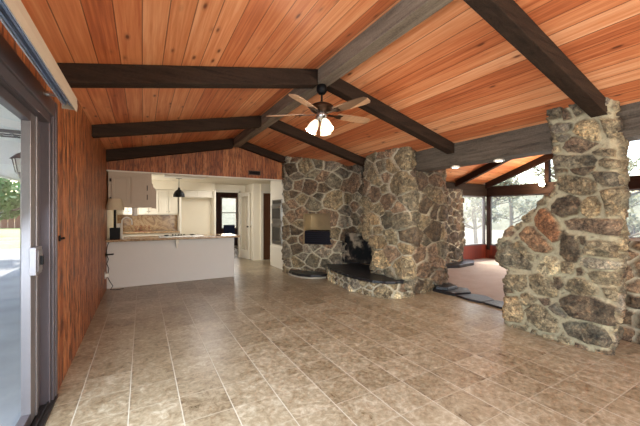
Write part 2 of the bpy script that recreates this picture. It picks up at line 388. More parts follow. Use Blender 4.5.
# ridge beam and rafters
t = MB().hexa([(1.735, YB, 2.88), (1.885, YB, 2.88), (1.885, YG, 2.88), (1.735, YG, 2.88), (1.735, YB, 3.045), (1.885, YB, 3.045), (1.885, YG, 3.045), (1.735, YG, 3.045)]).build('ridge_beam', M['ridge'], bevel=.006)
tag(t, 'long weathered grey wooden ridge beam running along the peak of the cedar ceiling', 'beam')
GR = 'dark rafters under the main cedar ceiling'
def rafter_l(y, label, w=.13, dz=0):
    m = MB(); x0, x1 = -.578, 1.735; b0, b1 = 2.412-dz, 2.858-dz*.4
    m.hexa([(x0, y, b0), (x1, y, b1), (x1, y+w, b1), (x0, y+w, b0), (x0, y, zl(x0)), (x1, y, zl(x1)), (x1, y+w, zl(x1)), (x0, y+w, zl(x0))])
    return tag(m.build('rafter', M['rafter'], bevel=.006), label, 'rafter', GR)
def rafter_r(y, label, w=.13, x1=4.085):
    m = MB(); x0 = 1.885; b0, b1 = 2.309+.259*(4.085-x0), 2.309+.259*(4.085-x1)
    m.hexa([(x0, y, b0), (x1, y, b1), (x1, y+w, b1), (x0, y+w, b0), (x0, y, zr(x0)), (x1, y, zr(x1)), (x1, y+w, zr(x1)), (x0, y+w, zr(x0))])
    return tag(m.build('rafter', M['rafter'], bevel=.006), label, 'rafter', GR)
rafter_l(3.11, 'nearest dark rafter on the left slope, its chafed end beside the fan')
rafter_l(5.06, 'middle dark rafter of the three on the left slope')
rafter_l(6.9, 'black-looking rafter on the left slope lying against the knotty gable wall', .14, .05)
rafter_r(1.27, 'thick dark brown rafter on the right slope resting on the rough stone pillar')
rafter_r(3.11, 'dark brown rafter meeting the grey beam between stone fireplace and stone pillar')
rafter_r(5.02, 'dark brown rafter on the right slope that ends in the recess of the stone fireplace', x1=4.0)
rafter_r(6.9, 'short dark rafter on the right slope lying against the gable wall above the wall vent', .14, x1=3.75)

# rough horizontal beam over the stone pillar, with two downlights
bt = thing('support_beam', (4.24, 2, 2.13), 'rough grey horizontal beam running from the fireplace over the stone pillar', 'beam')
m = MB(); N = 60; ring = []
for k in range(N+1):
    y = -3.3 + (7.0+3.3)*k/N; r = lambda s: .02*noise.noise(Vector((y*1.6, s*3.1, 7)))
    ring.append([m.bm.verts.new(p) for p in ((4.085+r(1), y, 2.136+r(2)), (4.40+r(3), y, 2.136+r(4)), (4.40+r(5), y, 2.42), (4.085+r(6), y, 2.47))])
for a, b in zip(ring, ring[1:]):
    for q in range(4): m.bm.faces.new((a[q], a[(q+1) % 4], b[(q+1) % 4], b[q]))
m.bm.faces.new(ring[0]); m.bm.faces.new(ring[-1][::-1])
m.build('beam_timber', M['greybeam'], bt)
for y, x, lb in ((3.23, 4.26, 'small lit round downlight under the grey beam, the one nearer the fireplace'), (2.53, 4.24, 'small lit round downlight under the grey beam, the one nearer the stone pillar')):
    d = thing('downlight', (x, y, 2.12), lb, 'downlight', 'downlights under the grey beam')
    MB().lathe([(.062, .012), (.07, .006), (.066, -.006), (.048, -.008), (.046, .01)], (x, y, 2.12), 24).build('trim_ring', M['plastic'], d, smooth=True)
    MB().lathe([(0, -.004), (.046, -.003), (.046, .01), (0, .01)], (x, y, 2.12), 24).build('lens', M['can_light'], d)
    lamp('downlight_glow', 'SPOT', (x, y, 2.10), (0, 0, 0), 14, (1, .85, .65), .05).data.spot_size = R(120)
# infill above the beam, closing the main roof to the sun room
struct(MB().box(4.40, 4.46, -3.4, YG+.1, 2.42, 3.9).build('wall_above_beam', M['redwood_y']))

# ---------------------------------------------------------------- kitchen shell
KX, KY = 3.03, 9.95
struct(MB().box(-.578, 4.6, YG+.1, KY+.1, 2.30, 2.36).build('ceiling_kitchen', M['white_wall']))
m = MB(); m.box(-.718, -.578, YG+.1, 8.35, 0, 2.35); m.box(-.718, -.578, 9.45, KY+.1, 0, 2.35); m.box(-.718, -.578, 8.35, 9.45, 0, 1.05); m.box(-.718, -.578, 8.35, 9.45, 2.0, 2.35)
struct(m.build('wall_kitchen_left', M['white_wall']))
m = MB(); m.box(-.578, 1.90, KY, KY+.1, 0, 2.30); m.box(1.90, 2.66, KY, KY+.1, 2.06, 2.30); m.box(2.66, 3.1, KY, KY+.1, 0, 2.30)
struct(m.build('wall_kitchen_back', M['white_wall']))
m = MB(); m.box(2.88, 3.10, 9.15, KY, 0, 2.30); struct(m.build('wall_kitchen_corner', M['white_wall']))
m = MB(); m.box(3.10, 3.16, 9.10, 9.2, 0, 2.30); m.box(3.16, 3.9, 9.10, 9.2, 2.02, 2.30); m.box(3.9, 4.6, 9.1, 9.2, 0, 2.3); m.box(4.5, 4.6, YG+.1, 9.1, 0, 2.3)
struct(m.build('wall_kitchen_right', M['white_wall']))
struct(MB().box(-.578, 1.86, KY-.36, KY, 2.06, 2.30).build('trim_soffit', M['white_wall']))
m = MB(); m.box(1.84, 1.90, KY-.03, KY, 0, 2.12); m.box(2.66, 2.72, KY-.03, KY, 0, 2.12); m.box(1.84, 2.72, KY-.03, KY, 2.06, 2.14)
struct(m.build('trim_doorway', M['white']))
struct(MB().box(-.578, 3.62, YG-.012, YG+.11, 2.19, 2.215).build('trim_opening', M['white']))
# dark panelled room behind
m = MB(); m.box(.9, 2.95, 13.8, 13.9, 0, 2.5); m.box(3.60, 5.0, 13.8, 13.9, 0, 2.5); m.box(2.95, 3.60, 13.8, 13.9, 0, .76); m.box(2.95, 3.60, 13.8, 13.9, 2.09, 2.5)
struct(m.build('wall_den_back', M['darkpanel']))
m = MB(); m.box(.8, .9, KY+.1, 13.9, 0, 2.5); m.box(5, 5.1, KY+.1, 13.9, 0, 2.5); struct(m.build('wall_den_sides', M['darkpanel_y']))
struct(MB().box(.8, 5.1, KY+.1, 13.9, 2.45, 2.5).build('ceiling_den', M['white_wall']))

# ---------------------------------------------------------------- sun room shell (floor one step down)
SX, SY, SZ = 10.5, 6.7, -.16
struct(MB().box(4.55, SX+.1, -3.4, SY+.1, SZ-.05, SZ).build('floor_carpet', M['carpet']))
struct(MB().box(4.60, 4.66, -3.4, SY, SZ, -.01).build('trim_step_riser', M['slate']))
def wall_window(axis):
    m = MB()
    return m
# far wall (X = SX): dado, header, posts, with gable glazing above
struct(MB().box(SX, SX+.12, -3.4, SY+.1, SZ, .30).build('wall_sunroom_far', M['redwood_y']))
struct(MB().box(SX-.03, SX+.15, -3.4, SY+.1, 2.0, 2.33).build('trim_far_header', M['sunroom_beam'], bevel=.008))
POSTS = [6.64, 4.82, 2.62, 1.0, -.9, -3.3]
for i, y in enumerate(POSTS): struct(MB().box(SX-.02, SX+.12, y-.06, y+.06, SZ+.3, 2.33 + (0 if y > 6 or y < -1 else .38*min(6.7-y, y+.9))).build('trim_far_post', M['sunroom_beam'], bevel=.006))
for i in range(5):
    y1, y0 = POSTS[i]-.06, POSTS[i+1]+.06
    w = struct(MB().box(SX+.04, SX+.046, y0, y1, .30, 2.0).build('window_%d' % (i+1), M['hazy_glass']))
    m = MB(); 
    for (a, b, c, d) in ((y0, y1, .30, .34), (y0, y1, 1.96, 2.0), (y0, y0+.03, .30, 2.0), (y1-.03, y1, .30, 2.0)): m.box(SX+.02, SX+.07, a, b, c, d)
    m.build('window_frame', M['frame_light'], w)
yz = Matrix(((0, 0, 1, 0), (1, 0, 0, 0), (0, 1, 0, 0), (0, 0, 0, 1)))
struct(MB().prism([(6.7, 2.33), (2.9, 3.77), (-.9, 2.33)], SX+.05, SX+.056, yz).build('window_6', M['glass']))
# side wall (Y = SY): dado, header, window 8.96..10.44
struct(MB().box(4.6, SX, SY, SY+.12, SZ, .32).build('wall_sunroom_side', M['redwood']))
struct(MB().box(4.6, SX, SY-.03, SY+.15, 2.0, 2.40).build('trim_side_header', M['rafter'], bevel=.008))
struct(MB().box(4.6, 8.93, SY, SY+.12, .32, 2.0).build('wall_sunroom_side_upper', M['redwood']))
w = struct(MB().box(8.93, 10.4, SY+.05, SY+.056, .32, 2.0).build('window_7', M['hazy_glass']))
m = MB()
for (a, b, c, d) in ((8.93, 10.4, .32, .36), (8.93, 10.4, 1.96, 2.0), (8.93, 8.97, .32, 2.0), (10.36, 10.42, .32, 2.0)): m.box(a, b, SY-.01, SY+.08, c, d)
m.build('window_frame', M['frame_light'], w)
# gable ceiling of the sun room, ridge along X at Y = 2.9
m = MB(); Z0, Z1 = 2.40, 3.86
for (ya, yb, za, zb) in ((6.85, 2.9, Z0, Z1), (2.9, -1.05, Z1, Z0)):
    m.hexa([(4.46, ya, za), (10.75, ya, za), (10.75, yb, zb), (4.46, yb, zb), (4.46, ya, za+.08), (10.75, ya, za+.08), (10.75, yb, zb+.08), (4.46, yb, zb+.08)])
m.box(4.46, 10.75, -3.4, -1.0, 2.40, 2.48)
struct(m.build('ceiling_sunroom', M['ceiling_sunroom']))
struct(MB().box(4.6, SX+.1, -3.5, -3.4, SZ, 2.5).build('wall_sunroom_rear', M['redwood']))
GS = 'rafters of the sun room gable'
for x, lb in ((10.38, 'dark rafter of the sun room gable lying against the glazed far wall'), (8.8, 'dark rafter crossing the sun room ceiling in front of the glazed gable'), (6.9, 'rafter of the sun room ceiling nearest the grey beam')):
    m = MB()
    m.hexa([(x, 6.68, 2.26), (x+.13, 6.68, 2.26), (x+.13, 2.95, 3.64), (x, 2.95, 3.64), (x, 6.68, 2.46), (x+.13, 6.68, 2.46), (x+.13, 2.95, 3.84), (x, 2.95, 3.84)])
    m.hexa([(x, 2.95, 3.64), (x+.13, 2.95, 3.64), (x+.13, -.95, 2.26), (x, -.95, 2.26), (x, 2.95, 3.84), (x+.13, 2.95, 3.84), (x+.13, -.95, 2.43), (x, -.95, 2.43)])
    tag(m.build('sunroom_rafter', M['sunroom_beam'], bevel=.005), lb, 'rafter', GS)

# ---------------------------------------------------------------- stone work
PAL = {'og': (112, 103, 84), 'gb': (132, 118, 92), 'gy': (124, 114, 98), 'dg': (104, 95, 78), 'dk': (94, 80, 62), 'br': (122, 101, 80),
       'yb': (158, 138, 104), 'or': (142, 98, 66), 'rb': (134, 104, 76), 'cr': (200, 184, 148), 'tn': (162, 140, 106), 'pl': (164, 154, 132)}
MORTAR = np.array(lin(198, 186, 160))
def fbm(P_, sc_, seed, octs=3):
    out = np.zeros(len(P_)); a = 1.0; s = sc_
    for o in range(octs):
        out += a*np.array([noise.noise(Vector((p[0]*s+seed, p[1]*s-seed, p[2]*s+2*seed))) for p in P_]); a *= .5; s *= 2.1
    return out
def sst(x): x = np.clip(x, 0, 1); return x*x*(3-2*x)
def poly_sd(pts, poly):
    """signed distance, positive inside"""
    poly = np.array(poly, float); n = len(poly); d = np.full(len(pts), 1e9); inside = np.zeros(len(pts), bool)
    for i in range(n):
        a, b = poly[i], poly[(i+1) % n]; e = b-a; w = pts-a
        t = np.clip((w@e)/(e@e), 0, 1); d = np.minimum(d, np.hypot(*(w-np.outer(t, e)).T))
        c = (a[1] > pts[:, 1]) != (b[1] > pts[:, 1])
        with np.errstate(divide='ignore', invalid='ignore'):
            xi = (b[0]-a[0])*(pts[:, 1]-a[1])/(b[1]-a[1])+a[0]
        inside ^= c & (pts[:, 0] < xi)
    return np.where(inside, d, -d)
def stone_wall(name, ring, nS, nZ, seed, size, H=.05, cols=None, hole=None, traced=None, parent=None, label=None, mort=.022, closed=False, cols_r=None, aspect=1.35):
    """ring(s, t) -> (x, y, z): a vertical skirt laid with field stones, displaced outwards"""
    rs = np.random.RandomState(seed)
    S = np.linspace(0, 1, nS); T = np.linspace(0, 1, nZ)
    P_ = np.array([[ring(s, t) for s in S] for t in T])           # nZ x nS x 3
    du = np.gradient(P_, axis=1); dv = np.gradient(P_, axis=0)
    Nn = np.cross(du, dv); Nn /= np.linalg.norm(Nn, axis=2, keepdims=True)+1e-9
    V = P_.reshape(-1, 3); Nv = Nn.reshape(-1, 3)
    # stone seeds: poisson picks on the surface
    seeds = []; rad = []
    for k in rs.permutation(len(V)):
        r = size*(.55+.75*rs.rand()**1.4)
        p = V[k]
        if all(np.linalg.norm(p-q) > .78*(r+r2)*.5*1.5 for q, r2 in zip(seeds, rad)): seeds.append(p); rad.append(r)
        if len(seeds) > 700: break
    # fill-in small stones
    for k in rs.permutation(len(V))[:6000]:
        p = V[k]; r = size*.34
        if all(np.linalg.norm(p-q) > .5*(r+r2)*1.25 for q, r2 in zip(seeds, rad)): seeds.append(p); rad.append(r)
    seeds = np.array(seeds); rad = np.array(rad); nst = len(seeds)
    # straight-sided (power diagram) cells on slightly warped positions
    W = V + .014*np.stack([fbm(V, 8, seed+q, 2) for q in (1, 2, 3)], 1)
    SQ = rs.uniform(1.0, aspect)
    D1 = np.full(len(V), 1e9); D2 = D1.copy(); idx = np.zeros(len(V), int); idx2 = np.zeros(len(V), int)
    ax3 = np.array([1, 1, aspect])            # beds lie flatter than they are tall
    Ws = W*ax3; Ss = seeds*ax3
    for k in range(nst):
        q = Ws-Ss[k]; dd = (q*q).sum(1) - (rad[k]*.62)**2
        nw = dd < D1; n2 = (~nw) & (dd < D2)
        D2 = np.where(nw, D1, np.where(n2, dd, D2)); idx2 = np.where(nw, idx, np.where(n2, k, idx2))
        idx = np.where(nw, k, idx); D1 = np.where(nw, dd, D1)
    sepd = np.linalg.norm(Ss[idx]-Ss[idx2], axis=1)+1e-6
    edge = (D2-D1)/(2*sepd)/np.sqrt(aspect)
    cf = cols if callable(cols) else (lambda p: cols or {'gb': 3, 'br': 2, 'dk': 2, 'og': 2, 'gy': 1, 'rb': 1, 'tn': 1})
    def choose(p):
        names = cf(p); w = np.array(list(names.values()), float); return PAL[list(names)[rs.choice(len(w), p=w/w.sum())]]
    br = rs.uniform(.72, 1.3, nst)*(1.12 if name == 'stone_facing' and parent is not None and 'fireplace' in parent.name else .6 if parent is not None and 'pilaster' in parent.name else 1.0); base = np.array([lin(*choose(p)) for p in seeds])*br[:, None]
    tilt = rs.normal(0, 1, (nst, 3)); lift = rs.uniform(-.35, .5, nst)
    mo = mort*(.5+.35*fbm(V, 3.5, seed+40, 2)); st = sst((edge-mo)/.012)
    hgt = H*st*(1+lift[idx]) + st*H*2.6*np.clip(((V-seeds[idx])*tilt[idx]).sum(1), -.35, .35)
    col = base[idx]; mask = st.copy()
    if traced is not None:
        polys, sel, uv = traced
        inside = sel(V, Nv)
        if inside.any():
            pts = uv(V[inside]); pts = pts + .007*np.stack([fbm(V[inside], 16, 3, 2), fbm(V[inside], 16, 8, 2)], 1)
            best = np.full(len(pts), -1e9); bi = np.zeros(len(pts), int)
            for k, (cn, pl) in enumerate(polys):
                d = poly_sd(pts, pl); nw = d > best; best = np.where(nw, d, best); bi = np.where(nw, k, bi)
            pc = np.array([lin(*PAL[cn]) for cn, _ in polys])*rs.uniform(.9, 1.1, (len(polys), 1))
            cen = np.array([np.mean(pl, axis=0) for _, pl in polys]); tl = rs.normal(0, .22, (len(polys), 2)); lf = rs.uniform(-.3, .45, len(polys))
            s2 = sst((best+.010)/.014)
            # small random stones survive only where no traced stone is near
            keep = sst((-best-.035)/.01)
            h2 = H*s2*(1+lf[bi]) + s2*H*.35*sst(best/.08) + s2*np.clip(((pts-cen[bi])*tl[bi]).sum(1), -.03, .03)
            hgt[inside] = h2*(1-keep)+hgt[inside]*keep
            mask[inside] = s2*(1-keep)+mask[inside]*keep
            col[inside] = pc[bi]*(1-keep)[:, None]+col[inside]*keep[:, None]
    rough = fbm(V, 9, seed+5, 3); crag = np.abs(fbm(V, 20, seed+9, 3))
    hgt = hgt + mask*(.026*rough-.030*crag)*(H/.05) + (1-mask)*.004*rough
    # veins of a second colour inside a stone
    vein = fbm(V*np.array([1, 1, 2.2]), 6, seed+20, 3)
    col = col*(1+.35*vein[:, None]*mask[:, None])
    mcol = np.array(lin(180, 166, 134)) if traced is not None else MORTAR
    C_ = col*mask[:, None] + mcol*(1-mask[:, None])
    NV = V + Nv*hgt[:, None]
    faces = []
    for j in range(nZ-1):
        for i in range(nS-1):
            if hole and hole(P_[j, i], P_[j+1, i+1]): continue
            a = j*nS+i; faces.append((a, a+1, a+nS+1, a+nS))
    me = bpy.data.meshes.new(name); me.from_pydata(NV.tolist(), [], faces)
    ca = me.color_attributes.new('Col', 'FLOAT_COLOR', 'POINT')
    ca.data.foreach_set('color', np.concatenate([np.clip(C_, .01, 1), mask[:, None]], 1).ravel())
    me.validate(); me.update()
    return link_mesh(name, me, M['stone'], parent, smooth=True)

def path_fn(pts):
    """arc length parameterisation of a polyline, corners slightly rounded"""
    pts = np.array(pts, float); d = np.hypot(*np.diff(pts, axis=0).T); L = np.concatenate([[0], np.cumsum(d)]); tot = L[-1]
    def at(s):
        r = []
        for o in (-.012, 0, .012):
            q = min(max(s*tot+o, 0), tot); r.append([np.interp(q, L, pts[:, 0]), np.interp(q, L, pts[:, 1])])
        return r[0][0]*.25+r[1][0]*.5+r[2][0]*.25, r[0][1]*.25+r[1][1]*.5+r[2][1]*.25
    return at, tot
# --- fireplace
FA = [(3.0, 7.04), (2.99, 6.87), (3.12, 6.70), (3.72, 5.95), (4.06, 5.88), (4.14, 5.02), (3.84, 4.97), (3.84, 3.90), (3.90, 3.84), (4.12, 3.92), (4.95, 4.0), (5.12, 4.2), (5.2, 5.4), (5.3, 6.66)]
FB = list(FA); FB[4] = (3.96, 5.84); FB[5] = (3.97, 4.78); FB[6] = (3.85, 4.73)
pa, ta = path_fn(FA); pb, tb = path_fn(FB)
def fire_ring(s, t):
    z = t*2.62
    xa, ya = pa(s); xb, yb = pb(s); k = float(sst(np.array((z-.92)/.10)))
    x, y = xa*k+xb*(1-k), ya*k+yb*(1-k)
    zt = (zr(x)+.03 if x < 4.11 else 2.15+max(0, (x-4.3))*1.0 if x < 4.6 else 2.5)
    return x, y, min(t*zt, 9)
def fire_hole(p, q):
    x, y, z = (p+q)/2
    if 3.25 < x < 3.72 and .70 < z < 1.40 and 6.00 < y < 6.52: return True                      # grill niche
    if x > 3.955 and x < 4.0 and 4.80 < y < 5.79 and .27 < z < .93: return True               # fire opening
    return False
def fire_cols(p):
    if p[1] > 5.0: return {'gb': 2, 'br': 3, 'gy': 3, 'dk': 2.5, 'og': 1.5, 'dg': 1}
    if p[0] < 3.97: return {'gb': 4, 'tn': 2, 'br': 2, 'og': 2}
    return {'br': 3, 'rb': 1.2, 'dk': 3, 'gb': 2, 'og': 1}
fp = thing('stone_fireplace', (4.1, 5.2, 0), 'large field-stone fireplace mass with a sooty firebox and a built-in grill niche', 'fireplace')
stone_wall('stone_facing', fire_ring, 430, 210, 11, .33, .05, fire_cols, fire_hole, None, fp, mort=.016)
# solid core behind the facing
# firebox
m = MB(); x0, x1, y0, y1, z0, z1 = 3.99, 4.62, 4.66, 5.86, .25, .97
for f in (((x1, y0, z0), (x1, y1, z0), (x1, y1, z1), (x1, y0, z1)), ((3.88, 4.735, z0), (x1, y0, z0), (x1, y0, z1), (3.88, 4.735, z1)), ((3.87, 5.835, z0), (x1, y1-.1, z0), (x1, y1-.1, z1), (3.87, 5.835, z1)), ((x0, y0, z1), (x1, y0, z1), (x1, y1, z1), (x0, y1, z1)), ((x0, y0, z0), (x1, y0, z0), (x1, y1, z0), (x0, y1, z0))):
    m.bm.faces.new([m.bm.verts.new(v) for v in f])
m.build('firebox', M['soot'], fp)
m = MB(); rr = random.Random(4)
for k in range(9):
    c = (4.3+rr.uniform(-.12, .16), 5.2+rr.uniform(-.25, .3), .255); m.ball(c, rr.uniform(.05, .10), 10, (1, 1.3, .35))
tag(m.build('ash_pile', M['soot'], fp), kind='stuff')
# grill niche: tan metal recess, black grill front
A_ = Vector((3.2716, 6.5104, 0)); B_ = Vector((3.7015, 5.9731, 0)); ud = (B_-A_).normalized(); nd = Vector((ud.y, -ud.x, 0))
if nd.dot(Vector((-1, -1, 0))) < 0: nd = -nd
rotn = Matrix((ud, -nd, Vector((0, 0, 1)))).transposed()
cN = (A_+B_)/2; Wn = (B_-A_).length
gn = thing('built_in_grill', tuple(cN + Vector((0, 0, .68))), 'black-fronted indoor grill set into the square niche of the fireplace, tan metal liner above it', 'grill')
m = MB()
def nb(a0, a1, d0, d1, z0, z1):   # along the face, depth into the stone
    c = cN + ud*((a0+a1)/2) - nd*((d0+d1)/2) + Vector((0, 0, (z0+z1)/2)); return c, (a1-a0, d1-d0, z1-z0)
h = Wn/2
for a in ((-h-.03, h+.03, .34, .38, .66, 1.42), (-h-.05, -h+.01, -.0, .36, .66, 1.42), (h-.01, h+.05, 0, .36, .66, 1.42), (-h-.03, h+.03, 0, .36, 1.385, 1.43), (-h-.03, h+.03, 0, .36, .65, .69)):
    c, s_ = nb(*a); m.obox(c, s_, rotn)
M['tan_metal'] = flat('tan_reflective_liner', lin(170, 146, 108), .35, .3, .25, 5)
m.build('liner', M['tan_metal'], gn)
m = MB(); c, s_ = nb(-h+.015, h-.015, -.03, .3, .70, 1.0); m.obox(c, s_, rotn)
M['grill_black'] = flat('blue_black_enamel', lin(26, 30, 40), .3, .3)
gb_ = m.build('grill_body', M['grill_black'], gn, bevel=.008)
m = MB()
for k in range(6):
    c, s_ = nb(-h+.05, h-.05, -.036, -.028, .735+k*.045, .745+k*.045); m.obox(c, s_, rotn)
m.build('front_louvre', M['black'], gb_)
m = MB()
for k in range(13):
    c, s_ = nb(-h+.04+k*(Wn-.08)/12-.004, -h+.04+k*(Wn-.08)/12+.004, 0, .3, 1.0, 1.01); m.obox(c, s_, rotn)
m.build('grate', M['black'], gn)
# raised curved hearth
HO = [(3.60, 5.98), (3.50, 5.82), (3.42, 5.62), (3.33, 5.10), (3.30, 4.58), (3.40, 4.16), (3.53, 3.97), (3.76, 3.88), (4.02, 3.93)]
ph, th_ = path_fn(HO)
hh = thing('raised_hearth', (3.7, 4.9, 0), 'curved raised stone hearth with a dark slate top in front of the firebox', 'hearth')
stone_wall('hearth_stones', lambda s, t: (*ph(s), t*.235), 170, 22, 21, .2, .035, {'gb': 3, 'br': 2, 'cr': 1, 'gy': 2, 'rb': 1, 'tn': 1}, None, None, hh, mort=.02)
def slab(name, outer, back, z0, z1, mat, parent, jit=.02, seed=1, grow=.03):
    rr = random.Random(seed); f, L = path_fn(outer); n = 50; pts = []
    for k in range(n+1):
        x, y = f(k/n); pts.append((x-grow+jit*noise.noise(Vector((x*9, y*9, seed))), y-.3*grow+jit*noise.noise(Vector((x*9, y*9, seed+5)))))
    return MB().prism(pts+back, z0, z1).build(name, mat, parent, bevel=.006)
slab('hearth_slab', HO, [(4.15, 4.0), (4.25, 4.8), (4.25, 5.8), (3.8, 5.95)], .235, .28, M['slate'], hh)
# low slab under the grill
LO = [(2.94, 6.66), (2.93, 6.45), (2.99, 6.15), (3.14, 5.96), (3.34, 5.87), (3.52, 5.86)]
lh = thing('low_hearth', (3.2, 6.2, 0), 'low dark slate hearth on a pale stone rim below the grill niche', 'hearth')
slab('rim', LO, [(3.9, 6.0), (3.3, 6.7)], 0, .03, flat('pale_stone_rim', lin(176, 168, 150), .8, var=.3, scale=12), lh, .01, 3, .02)
slab('slate_top', LO, [(3.9, 6.0), (3.3, 6.7)], .03, .085, M['slate'], lh, .012, 4, 0)
# stone pilaster by the sun room window
pp, tp = path_fn([(7.3, 6.68), (7.3, 6.35), (7.5, 6.22), (8.3, 6.28), (8.75, 6.4), (8.92, 6.68)])
sp = thing('stone_pilaster', (8.1, 6.5, SZ), 'reddish stone pilaster beside the sun room window, seen past the fireplace', 'pillar')
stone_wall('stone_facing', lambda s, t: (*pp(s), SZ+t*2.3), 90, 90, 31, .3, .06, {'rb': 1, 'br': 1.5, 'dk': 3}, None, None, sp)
MB().prism([(7.2, 6.66), (7.3, 6.1), (7.9, 5.85), (8.7, 5.95), (9.15, 6.25), (9.1, 6.66)], SZ, SZ+.09).build('slate_ledge', M['slate'], sp, bevel=.01)

